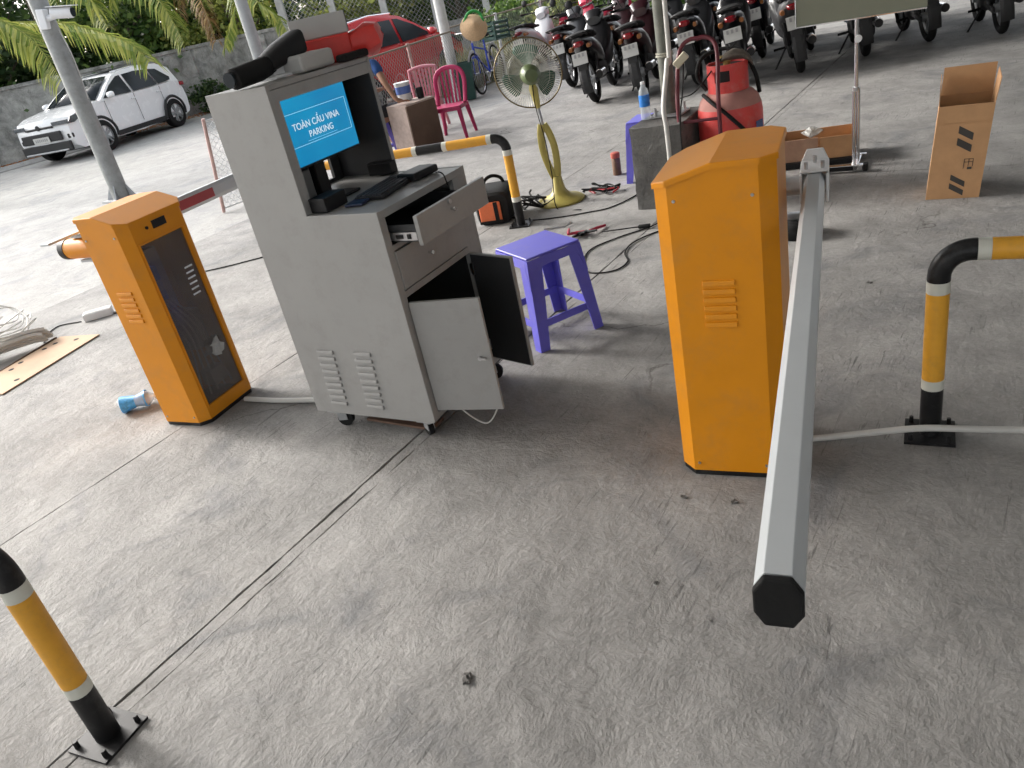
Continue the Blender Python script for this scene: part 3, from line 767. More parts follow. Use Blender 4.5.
# ================================================================== STOOLS
def stool(label, loc, rz, sc=1.0):
    t = thing("plastic_stool", label, "stool", loc, rz, "purple plastic stools"); t.scale = (sc, sc, sc)
    H = .46; a = .15; b_ = .185
    m = MB(); m.bx(-a, a, -a, a, H - .012, H); m.build("seat", PURPLE, t, bevel=.008, seg=3)
    for k in range(4):
        s0, s1, s2, s3 = [(-1, -1, 1, -1), (1, -1, 1, 1), (1, 1, -1, 1), (-1, 1, -1, -1)][k]
        # apron with arched lower edge on one side
        n_ = 12; top = []; bot = []
        for i in range(n_ + 1):
            u = i / n_
            x = (s0 + (s2 - s0) * u); y = (s1 + (s3 - s1) * u)
            e = min(u, 1 - u); dz = .055 + max(0, (.12 - e) / .12) ** 2 * .10
            top.append((x * a * .985, y * a * .985, H - .013)); ww = a + (b_ - a) * dz / H
            bot.append((x * ww, y * ww, H - dz))
        m = MB(); m.add(top + bot, [(i, i + 1, n_ + 2 + i, n_ + 1 + i) for i in range(n_)])
        m.build("apron", PURPLE, t, solid=.006)
        # corner leg: angle section, tapered and splayed
        sx, sy = s0, s1
        wt, wb = .075, .05
        A = (sx * a * .985, sy * a * .985, H - .013); B = (sx * b_, sy * b_, 0)
        m = MB()
        m.add([A, (A[0] - sx * wt, A[1], A[2]), (B[0] - sx * wb, B[1], 0), B, (A[0], A[1] - sy * wt, A[2]), (B[0], B[1] - sy * wb, 0)], [(0, 1, 2, 3), (0, 3, 5, 4)])
        m.build("leg", PURPLE, t, solid=.006)
        # stretcher
        zf = .13; ww = a + (b_ - a) * (H - zf) / H - .006
        m = MB()
        p, q = (s0 * ww, s1 * ww), (s2 * ww, s3 * ww)
        m.add([(p[0], p[1], zf - .018), (q[0], q[1], zf - .018), (q[0], q[1], zf + .018), (p[0], p[1], zf + .018)], [(0, 1, 2, 3)])
        m.build("stretcher", PURPLE, t, solid=.007)
    return t
stool("purple plastic stool standing in the open right of the kiosk doors", (-1.975, 3.06, 0), R(-28), 1.0)
stool("purple stool half hidden behind the dark concrete block", (-2.52, 5.83, 0), R(6), 1.0)

# ================================================================== HOOP BOLLARDS
def hoop(label, loc, rz, Lh, zt, r=.033, plate=True, rad=.085, ends=2):
    t = thing("hoop_bollard", label, "bollard", loc, rz, "yellow and black hoop barriers")
    # path: up at x=0, bend, along +x to Lh, down
    def seg(name, pts, m_, rr=None):
        b = MB(); b.tube(pts, rr or r, 18, caps=True); return b.build(name, m_, t, smooth=True)
    def leg(x):
        seg("post_black", [(x, 0, 0), (x, 0, .18)], BLK)
        seg("reflective_band", [(x, 0, .1802), (x, 0, .215)], TAPEW, r + .0006)
        seg("post_yellow", [(x, 0, .2152), (x, 0, .515)], YEL)
        seg("reflective_band", [(x, 0, .5152), (x, 0, .553)], TAPEW, r + .0006)
    def bend(x, s):
        pts = [(x, 0, .5532), (x, 0, zt - rad)]
        for i in range(1, 9):
            a = i / 8 * math.pi / 2; pts.append((x + s * (rad - rad * math.cos(a)), 0, zt - rad + rad * math.sin(a)))
        pts.append((x + s * (rad + .01), 0, zt))
        seg("bend", pts, BLK)
    leg(0); bend(0, 1)
    if ends == 2: leg(Lh); bend(Lh, -1)
    x = rad + .0102; i = 0
    xe = Lh - rad - .0102 if ends == 2 else Lh
    seq = [("reflective_band", TAPEW, .035), ("rail_yellow", YEL, .30), ("reflective_band", TAPEW, .035), ("rail_black", BLK, .20)]
    while x < xe - .01:
        nm, mm, l = seq[i % 4]; e = min(x + l, xe)
        seg(nm, [(x, 0, zt), (e - .0004, 0, zt)], mm, r + (.0006 if mm is TAPEW else 0)); x = e; i += 1
    for xx in ((0, Lh) if ends == 2 else (0,)):
        b = MB(); b.prism([(xx - .075, -.075), (xx + .075, -.075), (xx + .075, .075), (xx - .075, .075)], 'z', .0005, .009)
        fp = b.build("foot_plate", BLK, t)
        for sx_, sy_ in ((-1, -1), (1, -1), (1, 1), (-1, 1)):
            b = MB(); b.cyl((xx + sx_ * .056, sy_ * .056, .009), (xx + sx_ * .056, sy_ * .056, .03), .008, .007, 6); b.build("anchor_bolt", BLK, fp)
    return t
hoop("yellow and black hoop barrier at the right edge, right of the boom", (-.205, 2.485, 0), R(6), 1.5, .65)
hoop("yellow and black hoop barrier behind the kiosk beside the fan", (-3.125, 4.69, 0), R(198), 1.5, .64)
hoop("yellow and black hoop barrier cut off at the lower left corner", (-1.987, .49, 0), R(189), 1.6, .655)

#%%PART3
# ================================================================== FAN
F = thing("pedestal_fan", "cream and green pedestal fan seen from behind on a round base", "fan", (-3.08, 5.24, 0), R(36))
m = MB(); m.lathe([(.0, 0), (.185, 0), (.19, .012), (.17, .028), (.09, .05), (.055, .09), (.04, .15), (.034, .2)], 32); m.build("base", FANYEL, F, smooth=True)
# hollow teardrop column: two side strips round a slot
for s_ in (-1, 1):
    m = MB()
    m.tube(catmull([(0 + s_ * .012, 0, .19), (s_ * .035, 0, .30), (s_ * .045, 0, .42), (s_ * .032, 0, .53), (s_ * .008, 0, .60)], 6), [.028] * 25, 10, sx=.6)
    m.build("column", FANYEL, F, smooth=True)
m = MB(); m.cyl((0, 0, .59), (0, 0, .80), .0125); m.build("inner_pole", GALV, F, smooth=True)
m = MB(); m.tube([(0, 0, .72), (0, 0, .78), (0, 0, .86), (0, 0, .90)], [.018, .026, .034, .02], 14); m.build("neck", FANYEL, F, smooth=True)
HUB = Vector((0, 0, .965))
m = MB(); m.lathe([(.0, -.135), (.045, -.13), (.068, -.10), (.074, -.05), (.07, .0), (.05, .03), (0, .035)], 22, HUB, (R(-90), 0, 0)); m.build("motor_housing", FANGRN, F, smooth=True)
# blades
hub2 = HUB + Vector((0, .085, .0))
m = MB(); m.lathe([(0, -.03), (.035, -.028), (.04, .0), (.03, .03), (0, .035)], 16, hub2, (R(-90), 0, 0)); m.build("blade_hub", BLADE, F, smooth=True)
for k in range(3):
    a0 = k * 2 * math.pi / 3 + 1.45
    vs = []; fs = []
    nr, na = 7, 8
    for i in range(nr):
        r_ = .035 + .165 * i / (nr - 1); spread = .35 + .75 * math.sin(min(1, i / (nr - 1) * 1.1 + .15) * math.pi / 2)
        if i == nr - 1: spread *= .8
        for j in range(na):
            u = j / (na - 1) - .5; a = a0 + u * spread
            vs.append(hub2 + Vector((r_ * math.cos(a), u * .06, r_ * math.sin(a))))
    for i in range(nr - 1):
        for j in range(na - 1): fs.append((i * na + j, i * na + j + 1, (i + 1) * na + j + 1, (i + 1) * na + j))
    m = MB(); m.add(vs, fs); m.build("blade", BLADE, F, smooth=True, solid=.003)
# guards: rings and fine spokes
WIRE = mat("guard_wire", (.55, .54, .48), .4, .5, var=.1)
GR = .245
for side, yb in (("rear_guard", .02), ("front_guard", .16)):
    m = MB()
    for k in range(84):
        a = 2 * math.pi * k / 84
        ca, sa = math.cos(a), math.sin(a)
        y1 = .09
        pts = []
        for i in range(6):
            u = i / 5; r_ = .06 + (GR - .06) * u
            pts.append(HUB + Vector((r_ * ca, yb + (y1 - yb) * u ** 3, r_ * sa)))
        m.tube(pts, .0015, 4, caps=False)
    for r_, yy in ((.06, yb), (.15, yb + (y1 - yb) * .1)): m.torus(HUB + Vector((0, yy, 0)), r_, .0016, 'y', 40, 5)
    m.build(side, WIRE, F)
m = MB(); m.torus(HUB + Vector((0, .09, 0)), GR + .002, .0055, 'y', 56, 8); m.build("guard_rim", mat("guard_rim", (.16, .12, .05), .4, .4), F, smooth=True)
m = MB(); m.tube(catmull([(0, -.03, .9), (-.02, -.05, .75), (-.015, -.06, .5), (-.03, -.07, .25), (-.06, -.2, .006), (.1, -.38, .006)], 8), .004, 6); m.build("power_cord", BLACKR, F)

for ch in F.children:          # the old fan leans to one side above its base
    if not ch.name.startswith("base"):
        for v in ch.data.vertices: v.co.x -= .085 * max(0, v.co.z - .1)

# ================================================================== BLOCK, POST, CYLINDER
BL = thing("post_footing", "dark rough concrete footing block carrying a steel post", "footing", (-2.14, 5.24, 0), R(2))
def rough_box(b, x0, x1, y0, y1, z0, z1, n=7, j=.008, seed=3):
    rnd = random.Random(seed)
    bm = bmesh.new(); bmesh.ops.create_cube(bm, size=1)
    bmesh.ops.subdivide_edges(bm, edges=bm.edges[:], cuts=n, use_grid_fill=True)
    vs = []; idx = {}
    for i, v in enumerate(bm.verts):
        v.index = i
        vs.append((x0 + (v.co.x + .5) * (x1 - x0) + rnd.uniform(-j, j), y0 + (v.co.y + .5) * (y1 - y0) + rnd.uniform(-j, j), z0 + (v.co.z + .5) * (z1 - z0) + (rnd.uniform(-j, j) if v.co.z > -.49 else 0)))
    fs = [tuple(v.index for v in f.verts) for f in bm.faces]; bm.free()
    b.add(vs, fs)
m = MB(); rough_box(m, -.175, .175, -.27, .27, 0, .56, 7, .004); m.build("block", BLOCKM, BL, smooth=True)
m = MB(); m.bx(-.11, .11, -.03, .17, .566, .576); m.build("base_plate", GALV, BL)
POSTG = mat("post_paint", (.115, .12, .10), .6, var=.2, scale=10, dirt=(.3, .28, .24), dirt_amt=.4)
m = MB(); m.tube([(0, .07, .575), (0, .07, 3.5)], .048, 16); m.build("post", POSTG, BL, smooth=True)
for x, y in ((-.08, 0), (.08, 0), (-.08, .14), (.08, .14)):
    m = MB(); m.cyl((x, y, .575), (x, y, .63), .011, .010, 6); m.build("anchor_bolt", GALV, BL)
m = MB(); m.torus((0, .07, .95), .052, .008, 'z', 20, 6); m.torus((0, .07, .965), .053, .006, 'z', 20, 6); m.build("wire_tie", mat("rope", (.35, .34, .28), .8), BL)
m = MB(); m.tube(catmull([(-2.03, 4.945, .02), (-2.03, 4.945, .52), (-2.05, 4.98, .68), (-2.075, 5.17, .92), (-2.07, 5.215, 1.15), (-2.07, 5.22, 3.4)], 8), .0155, 12)
tag(m.build("conduit_pipe", PVC, None, smooth=True), "thin white plastic conduit rising beside the dark steel post", "pipe")
m = MB(); m.tube(catmull([(-1.93, 4.93, .1), (-1.93, 4.93, .56), (-1.94, 5.05, .75), (-1.95, 5.16, .98)], 8), .005, 6); m.tube(catmull([(-2.02, 5.21, .68), (-1.9, 5.18, .72), (-1.78, 5.3, .86), (-1.7, 5.45, .95)], 8), .005, 6)
tag(m.build("loose_wires", BLACKR), "loose black wires hanging between post and trolley", "wires")
# welding gas cylinder on a trolley
TK = thing("gas_cylinder", "red pressure cylinder with dusty shoulder and valve guard behind the block", "cylinder", (-1.745, 5.37, 0), R(15))
TK.scale = (1.12, 1.12, 1.06)
m = MB(); m.lathe([(.1, .64), (.105, .645), (.105, .78), (.1, .785)], 24); m.build("guard_shade", BLACKP, TK, smooth=True)  # black ring put inside to paint the guard opening's shade
m = MB(); m.lathe([(.0, .04), (.165, .04), (.186, .07), (.19, .12), (.19, .50), (.183, .545)], 36); m.build("body", TANKRED, TK, smooth=True)
m = MB(); m.lathe([(.1832, .545), (.168, .59), (.14, .622), (.12, .634), (0, .637)], 36); m.build("shoulder", TANKDUST, TK, smooth=True)
m = MB(); m.lathe([(.15, 0), (.16, 0), (.16, .04), (.15, .04)], 28); m.build("foot_ring", MAROON, TK, smooth=True)
# valve guard with a window
m = MB()
n_ = 40; Rg, z0g, z1g = .118, .625, .80
for i in range(n_):
    a, a2 = 2 * math.pi * i / n_, 2 * math.pi * (i + 1) / n_
    win = 26 <= i <= 30
    for (u, v) in (((z0g, .70), (.765, z1g)) if win else ((z0g, z1g),)):
        vs = []
        for r_ in (Rg, Rg - .008):
            for aa in (a, a2):
                for z in (u, v): vs.append((r_ * math.cos(aa), r_ * math.sin(aa), z))
        m.add(vs, [(0, 2, 3, 1), (4, 5, 7, 6), (1, 3, 7, 5), (0, 4, 6, 2)] + ([(0, 1, 5, 4), (2, 6, 7, 3)] if i in (25, 26, 30, 31) else []))
m.build("valve_guard", TANKRED, TK, smooth=True)
m = MB(); m.cyl((0, 0, .78), (0, 0, .83), .022); m.cyl((0, 0, .81), (0, 0, .84), .04, .04, 10); m.build("valve", mat("brass", (.35, .25, .09), .4, .9), TK)
m = MB(); m.box((.168, -.094, .40), (.004, .07, .09), (0, 0, R(-29))); m.build("blue_sticker", mat("sticker_blue", (.05, .09, .25), .5, var=.4, scale=60), TK)
HS = thing("hose", "dark rubber hose slung across the red cylinder", "hose", (-1.745, 5.37, 0), R(15))
HS.scale = (1.15, 1.15, 1.12)
m = MB(); m.tube(catmull([(-.14, -.05, .6), (-.08, -.15, .56), (.0, -.19, .49), (.08, -.19, .40), (.15, -.14, .30)], 8), .011, 8); m.build("hose_line", BLACKR, HS)
m = MB(); m.tube(catmull([(-.12, -.02, .62), (-.17, .02, .70), (-.14, .1, .79), (-.02, .1, .82), (.08, .05, .80), (.15, -.02, .68), (.17, .02, .56)], 8), .012, 8); m.build("hose_coil", BLACKR, HS)
rag = MB(); rag.loft([(-.09, .0, .02, .01), (-.05, .02, .05, .025), (0, .03, .06, .035), (.06, .02, .055, .03), (.1, -.01, .04, .025), (.12, -.05, .03, .02)], 14, k=1.7)
o = rag.build("work_gloves", mat("dirty_cloth", (.13, .11, .09), .95, var=.3, scale=30, bump=.6, bscale=40), None, smooth=True); o.location = (-1.70, 5.37, .862); o.rotation_euler = (0, 0, R(-70)); tag(o, "crumpled dirty work gloves lying on the cylinder's guard", "gloves")
# trolley
TR = thing("cylinder_trolley", "maroon tube hand trolley leaning beside the red cylinder", "trolley", (-1.86, 5.10, 0), R(10))
for s_, nm in ((-1, 0), (1, 1)):
    m = MB(); m.tube(catmull([(s_ * .13, -.03, .10), (s_ * .13, -.02, .55), (s_ * .13, .0, .72), (s_ * .125, .10, .92), (s_ * .10, .14, 1.0), (s_ * .05, .155, 1.03), (0, .155, 1.03)], 8), .014, 10); m.build("frame_tube", MAROON, TR, smooth=True)
for z in (.25, .55):
    m = MB(); m.cyl((-.13, -.02, z), (.13, -.02, z), .010); m.build("cross_bar", MAROON, TR)
m = MB(); m.bx(-.14, .14, -.05, .20, .015, .022); m.build("toe_plate", MAROON, TR)
for s_ in (-1, 1):
    m = MB(); m.cyl((s_ * .15, -.06, .08), (s_ * .18, -.06, .08), .08, seg=20); m.build("wheel", BLACKR, TR, smooth=True)
sb = MB(); sb.box((0, 0, 0), (.10, .05, .05)); o = sb.build("wall_switch", mat("cream_plastic", (.5, .45, .33), .5), None, bevel=.006); o.location = (-1.96, 5.12, .93); o.rotation_euler = (0, R(-40), R(20)); tag(o, "cream switch box tied beside the post on a wire", "switch")
# bottle on the block
def water_bottle(label, loc, rot=(0, 0, 0), h=.24, r=.034, labelm=BLUELAB, crushed=False):
    t = thing("water_bottle", label, "bottle", loc, rot=rot)
    pr = [(.0, 0), (r * .9, .004), (r, .015), (r * .94, h * .3), (r, h * .35), (r, h * .68), (r * .85, h * .78), (r * .42, h * .9), (r * .38, h * .95)]
    m = MB(); m.lathe(pr, 18)
    if crushed: m.v = [(x * (1 + .25 * math.sin(z * 60)), y * (.7 + .2 * math.sin(z * 45 + 1)), z) for x, y, z in m.v]
    m.build("shell", CLEAR, t, smooth=True)
    m = MB(); lo_, hi_ = (.06, .74) if crushed else (.36, .67)
    m.lathe([(r * 1.01, h * lo_), (r * 1.012, h * (lo_ + .01)), (r * 1.012, h * .5), (r * 1.012, h * (hi_ - .01)), (r * 1.01, h * hi_)], 18, caps=False)
    if crushed: m.v = [(x * (1 + .25 * math.sin(z * 60)) * 1.02, y * (.7 + .2 * math.sin(z * 45 + 1)) * 1.02, z) for x, y, z in m.v]
    m.build("label_sleeve", labelm, t, smooth=True)
    m = MB(); m.lathe([(.0, h), (r * .42, h), (r * .42, h * .945), (0, h * .945)], 14); m.build("cap", PAINTW, t, smooth=True)
    return t
water_bottle("clear water bottle with blue label standing on the concrete block", (-2.275, 5.20, .565), h=.25, r=.036)
water_bottle("crushed blue water bottle lying beside the left orange cabinet", (-3.90, 1.80, .045), rot=(R(-90), 0, R(-40)), h=.19, r=.048, labelm=mat("sky_label", (.07, .33, .70), .3, var=.4, scale=50), crushed=True)
# can on the floor
CN = thing("spray_can", "small brown can with red cap standing on the floor by the purple stool", "can", (-2.90, 5.92, 0))
m = MB(); m.lathe([(0, 0), (.035, 0), (.036, .005), (.036, .13), (.03, .14), (0, .14)], 20); m.build("can_body", mat("rust_can", (.14, .075, .045), .5, .2, var=.3, scale=30), CN, smooth=True)
m = MB(); m.lathe([(.037, .141), (.038, .145), (.038, .18), (.03, .185), (0, .185)], 20); m.build("cap", mat("faded_red", (.42, .09, .06), .6), CN, smooth=True)

# ================================================================== EASEL STAND, CARTONS
ES = thing("sign_stand", "chrome pole sign stand with a pale green board, cut off at the top", "sign stand", (-1.03, 5.79, 0), R(5))
m = MB(); m.tube([(-.012, 0, .03), (-.012, 0, .52)], .011, 12); m.tube([(.014, 0, .03), (.014, 0, .52)], .013, 12); m.build("lower_pole", CHROME, ES, smooth=True)
m = MB(); m.tube([(.002, 0, .50), (.002, 0, .95)], .013, 12); m.build("upper_pole", CHROME, ES, smooth=True)
m = MB(); m.cyl((.0, 0, .505), (.0, 0, .53), .022); m.build("clamp_collar", STEEL, ES)
m = MB(); m.cyl((.015, -.02, .83), (.015, -.05, .83), .022); m.build("clamp_knob", PAINTW, ES)
m = MB(); m.bx(-.30, .06, -.16, -.115, .012, .05); m.bx(-.02, .03, -.16, .16, .012, .045); m.bx(-.30, .06, .13, .16, .012, .05); m.build("base_frame", CHROME, ES, bevel=.004)
m = MB(); m.bx(-.29, .0, -.1635, -.1605, .018, .046); m.build("base_pad", BLACKP, ES)
m = MB(); m.bx(.061, .09, -.17, -.105, .008, .055); m.build("end_foot", BLACKR, ES, bevel=.005)
BOARD = mat("board_green", (.20, .21, .155), .5, var=.05)
m = MB(); m.bx(-.36, .40, -.03, -.016, .955, 1.55); m.build("board", BOARD, ES)
m = MB(); m.bx(-.366, -.3605, -.034, -.012, .949, 1.55); m.bx(-.36, .40, -.034, -.012, .947, .9545); m.build("board_edge", CHROME, ES)

# flattened open carton with trays, behind the right cabinet
CT = thing("open_carton", "low torn open cardboard carton behind the right orange cabinet", "carton", (-1.33, 6.02, 0), R(14))
m = MB(); m.bx(-.24, .0, -.17, -.165, .045, .20); m.build("front_wall", CARDP, CT)
m = MB(); m.bx(.012, .24, -.172, -.166, .045, .195); m.build("front_wall", CARD, CT)
m = MB(); m.bx(-.24, .24, .165, .17, .045, .19); m.build("back_wall", CARD, CT)
m = MB(); m.bx(-.245, -.24, -.17, .17, .045, .20); m.bx(.24, .245, -.17, .17, .045, .19); m.build("side_wall", CARD, CT)
m = MB(); m.bx(-.24, .24, -.165, .165, .045, .05); m.build("bottom", CARDIN, CT)
m = MB(); m.bx(-.26, .26, -.20, .18, .0, .044); m.build("black_tray", BLACKP, CT, bevel=.006)
bag = MB(); bag.loft([(-.09, .0, .01, .01), (-.05, .03, .05, .04), (.0, .04, .075, .06), (.05, .03, .06, .045), (.09, .01, .02, .02)], 14, k=1.6)
rnd = random.Random(4); bag.v = [(x + rnd.uniform(-.012, .012), y + rnd.uniform(-.012, .012), z + rnd.uniform(-.012, .012)) for x, y, z in bag.v]
o = bag.build("plastic_bag", clear_plastic("bag_film", (.5, .5, .47), .6), None); o.scale = (1, 1, .5); o.location = (-1.36, 6.02, .19); tag(o, "crumpled clear plastic bag lying in the torn carton", "bag")
# dark disc tool behind right cabinet
DT = thing("grinder", "dark round power tool on the floor between cabinet and boom", "tool", (-1.10, 4.42, 0), R(20))
m = MB(); m.lathe([(0, .0), (.10, .0), (.115, .02), (.115, .07), (.09, .10), (.05, .115), (0, .115)], 26); m.build("body", BLACKR, DT, smooth=True)
m = MB(); m.lathe([(.07, .108), (.075, .118), (.03, .13), (0, .13)], 24); m.build("steel_top", STEEL, DT, smooth=True)
m = MB(); m.tube([(-.1, 0, .05), (-.26, .02, .04)], [.025, .03], 12); m.build("handle", BLACKP, DT, smooth=True)
# tall box
TB = thing("tall_carton", "tall narrow brown cardboard box with open flaps and black stripe marks", "carton", (-.385, 5.16, 0), R(5))
w2, d2, hb_ = .134, .155, .52
m = MB(); m.bx(-w2, w2, -d2, -d2 + .004, 0, hb_); m.build("front_wall", CARD, TB)
m = MB(); m.bx(-w2, w2, d2 - .004, d2, 0, hb_); m.build("back_wall", CARD, TB)
m = MB(); m.bx(-w2, -w2 + .004, -d2 + .004, d2 - .004, 0, hb_); m.build("side_wall", CARD, TB)
m = MB(); m.bx(w2 - .004, w2, -d2 + .004, d2 - .004, 0, hb_); m.build("side_wall", CARD, TB)
m = MB(); m.bx(-w2, w2, -d2 + .004, d2 - .004, 0, .004); m.build("bottom", CARDIN, TB)
m = MB(); m.box((0, d2 + .012, hb_ + .074), (2 * w2 - .006, .004, .15), (R(-10), 0, 0)); m.build("flap", CARD, TB)
m = MB(); m.box((-w2 - .003, 0, hb_ + .06), (.004, 2 * d2 - .02, .12), (0, R(-4), 0)); m.build("flap", CARD, TB)
m = MB(); m.box((w2 + .003, 0, hb_ + .062), (.004, 2 * d2 - .02, .125), (0, R(4), 0)); m.build("flap", CARD, TB)
m = MB(); m.box((0, -d2 - .004, hb_ - .045), (2 * w2 - .004, .004, .092), (R(2), 0, 0)); m.build("flap", CARD, TB)
def stripes(z0, z1, k):
    m = MB(); x0, x1 = -.02 + k, .055 + k
    n_ = 2
    for i in range(n_):
        za = z0 + (z1 - z0) * (i / n_); zb = za + (z1 - z0) / n_ * .62
        m.add([(x0, -d2 - .0012, zb + .03), (x0, -d2 - .0012, za + .03), (x1, -d2 - .0012, za - .015), (x1, -d2 - .0012, zb - .015)], [(0, 1, 2, 3)])
    m.build("hazard_print", INK, TB)
stripes(.275, .405, .0); stripes(.03, .13, -.005)
m = MB(); m.bx(.03, .075, -d2 - .0014, -d2 - .001, .205, .208); m.bx(.03, .075, -d2 - .0014, -d2 - .001, .222, .225); m.bx(.03, .033, -d2 - .0014, -d2 - .001, .17, .225); m.bx(.052, .055, -d2 - .0014, -d2 - .001, .18, .225); m.bx(.073, .076, -d2 - .0014, -d2 - .001, .18, .225); m.bx(.05, .073, -d2 - .0014, -d2 - .001, .165, .178)
m.build("handling_mark", INK, TB)

for ch in TB.children:         # the open box has racked over to the right
    for v in ch.data.vertices: v.co.x += .085 * v.co.z

# ================================================================== FLOOR CLUTTER
WB_ = thing("welder_bag", "black tool bag with orange front pocket beside the hoop barrier", "bag", (-3.42, 4.86, 0), R(20))
m = MB(); m.loft([(-.16, .11, .12, .11), (-.14, .12, .135, .12), (.10, .13, .14, .13), (.14, .12, .12, .12)], 18, k=5); m.build("bag_body", BLACKR, WB_, smooth=True)
m = MB(); m.box((-.02, -.168, .10), (.17, .02, .15)); m.build("orange_pocket", mat("orange_cloth", (.75, .17, .06), .6, var=.15), WB_, bevel=.01)
m = MB(); m.box((.03, -.182, .10), (.03, .008, .15)); m.box((-.02, -.182, .028), (.18, .008, .02)); m.build("pocket_strap", BLACKR, WB_)
m = MB(); m.tube(catmull([(-.06, -.1, .24), (-.05, -.05, .31), (0, .0, .33), (.05, .05, .30), (.06, .1, .24)], 6), .013, 8); m.build("carry_handle", BLACKR, WB_, smooth=True)
def cable(name, label, pts, r, m_, cat="cable"):
    b = MB(); b.tube(catmull([(p[0], p[1], (p[2] if len(p) > 2 else r + .001)) for p in pts], 8), r, 6); return tag(b.build(name, m_, None, smooth=True), label, cat)
cable("floor_cable", "black cable looping on the floor right of the purple stool", [(-2.02, 4.90), (-2.05, 4.62), (-2.2, 4.4), (-2.3, 4.18), (-2.24, 3.95), (-2.12, 3.8), (-1.98, 3.84), (-1.96, 3.98), (-2.04, 4.12), (-2.06, 4.3), (-1.97, 4.5), (-1.8, 4.66), (-1.55, 4.75)], .0045, BLACKR)
cable("floor_cable", "black cable running along the floor in front of the fan base", [(-3.3, 4.85), (-3.1, 4.78), (-2.88, 4.83), (-2.68, 4.93), (-2.55, 5.03), (-2.47, 5.3), (-2.5, 5.55), (-2.6, 5.8)], .0045, BLACKR)
cable("floor_cable", "grey cable lying between the left cabinet and the kiosk", [(-5.6, 3.66), (-5.42, 3.8), (-5.2, 4.02), (-4.9, 4.3), (-4.6, 4.7)], .005, BLACKR)
tg = thing("tangled_leads", "tangle of black leads behind the hoop barrier by the fan", "leads", (-3.2, 5.12, 0))
rnd = random.Random(11)
for k in range(5):
    pts = [(rnd.uniform(-.16, .16), rnd.uniform(-.14, .14), rnd.uniform(.006, .10)) for _ in range(6)]
    m = MB(); m.tube(catmull(pts, 6), .007, 6); m.build("lead", BLACKR, tg, smooth=True)
tg = thing("tangled_leads", "tangle of dark leads and red plug on the floor right of the fan base", "leads", (-2.80, 5.42, 0))
for k in range(5):
    pts = [(rnd.uniform(-.15, .15), rnd.uniform(-.08, .08), rnd.uniform(.006, .06)) for _ in range(6)]
    m = MB(); m.tube(catmull(pts, 6), .006, 6); m.build("lead", BLACKR if k else mat("red_lead", (.4, .03, .04), .5), tg, smooth=True)
rt_ = thing("hand_tools", "red handled pliers and tools scattered right of the stool", "tools", (-2.48, 4.43, 0), R(25))
REDH = mat("red_handle", (.45, .025, .06), .4)
for k in range(7):
    a = rnd.uniform(0, 6.3); c = Vector((rnd.uniform(-.1, .1), rnd.uniform(-.1, .1), .012 + .01 * (k % 4)))
    d = Vector((math.cos(a), math.sin(a), rnd.uniform(-.05, .2))) * rnd.uniform(.06, .11)
    m = MB(); m.tube([c - d, c, c + d], [.008, .011, .007], 8); m.build("handle", REDH if k % 2 else BLACKP, rt_, smooth=True)
sd_ = thing("screwdriver", "long dark screwdriver pointing right beside the red tools", "tool", (-2.25, 4.52, .012), R(18))
m = MB(); m.tube([(-.12, 0, 0), (.12, 0, .004)], .0045, 8); m.build("shaft", BLACKP, sd_)
m = MB(); m.tube([(.12, 0, .004), (.13, 0, .004), (.2, 0, .006)], [.008, .014, .013], 10); m.build("handle", BLACKR, sd_, smooth=True)
m = MB(); m.tube([(-2.86, 4.56, .008), (-2.72, 4.62, .008), (-2.68, 4.66, .02)], .006, 8); tag(m.build("allen_key", STEEL), "bent steel rod on the floor at the foot of the hoop barrier", "rod")
m = MB(); m.tube(catmull([(-3.22, 2.07, .014), (-3.0, 2.10, .014), (-2.78, 2.15, .014), (-2.5, 2.2, .014)], 6), .013, 10); tag(m.build("floor_conduit", PVC, None, smooth=True), "white conduit pipe on the floor between left cabinet and kiosk", "pipe")
m = MB(); m.tube(catmull([(-.60, 2.33, .012), (-.52, 2.36, .014), (-.38, 2.40, .03), (-.23, 2.425, .055), (-.1, 2.46, .05), (.1, 2.53, .03), (.6, 2.66, .013)], 8), .0115, 10); tag(m.build("floor_conduit", PVC, None, smooth=True), "white conduit pipe on the floor running to the right hoop barrier", "pipe")
# cardboard sheet with holes and a bundle of white trunking, far left
CS = thing("cardboard_sheet", "flat tan hardboard sheet with drilled holes on the ground at left", "board", (-5.40, 2.16, 0), R(-73))
m = MB(); m.prism([(-.36, -.17), (.50, -.20), (.48, .17), (-.34, .2)], 'z', .004, .010); m.build("sheet", mat("hardboard", (.52, .36, .24), .8, var=.1), CS)
for x, y in ((-.24, -.1), (-.16, -.12), (.04, -.13), (-.28, .05), (.14, -.11), (.3, .1)):
    m = MB(); m.lathe([(0, .0101), (.018, .0101), (.018, .0112), (0, .0112)], 10, (x, y, 0)); m.build("hole", BLACKR, CS)
m = MB(); m.bx(-.36, .50, -.208, -.2005, .0, .012); m.build("edge_strip", WOODB, CS)
TB2 = thing("trunking_bundle", "bundle of bent white plastic trunking with coiled cable at the left edge", "bundle", (-5.82, 2.1, 0))
for k in range(7):
    y0_ = -.2 + k * .02; z0_ = .03 + .022 * (k % 4)
    m = MB(); m.tube(catmull([(-.35 + .03 * k, -.45, z0_), (-.12 + .03 * k, -.1, z0_ + .03), (.05 + .012 * k, .18, z0_ + .02), (.10 + .01 * k, .34 - .015 * k, z0_)], 6), .016, 4); m.build("trunking", PVC, TB2)
for k in range(6):
    m = MB(); pts = [(-.15 + .2 * math.cos(a * .7 + k) * (1 + .1 * k), .12 + .26 * math.sin(a * .7 + k * .8), .10 + .05 * math.sin(a * 1.3 + k) + .02 * k) for a in range(9)]
    m.tube(catmull(pts, 5), .005, 5); m.build("coiled_cable", PVC, TB2, smooth=True)
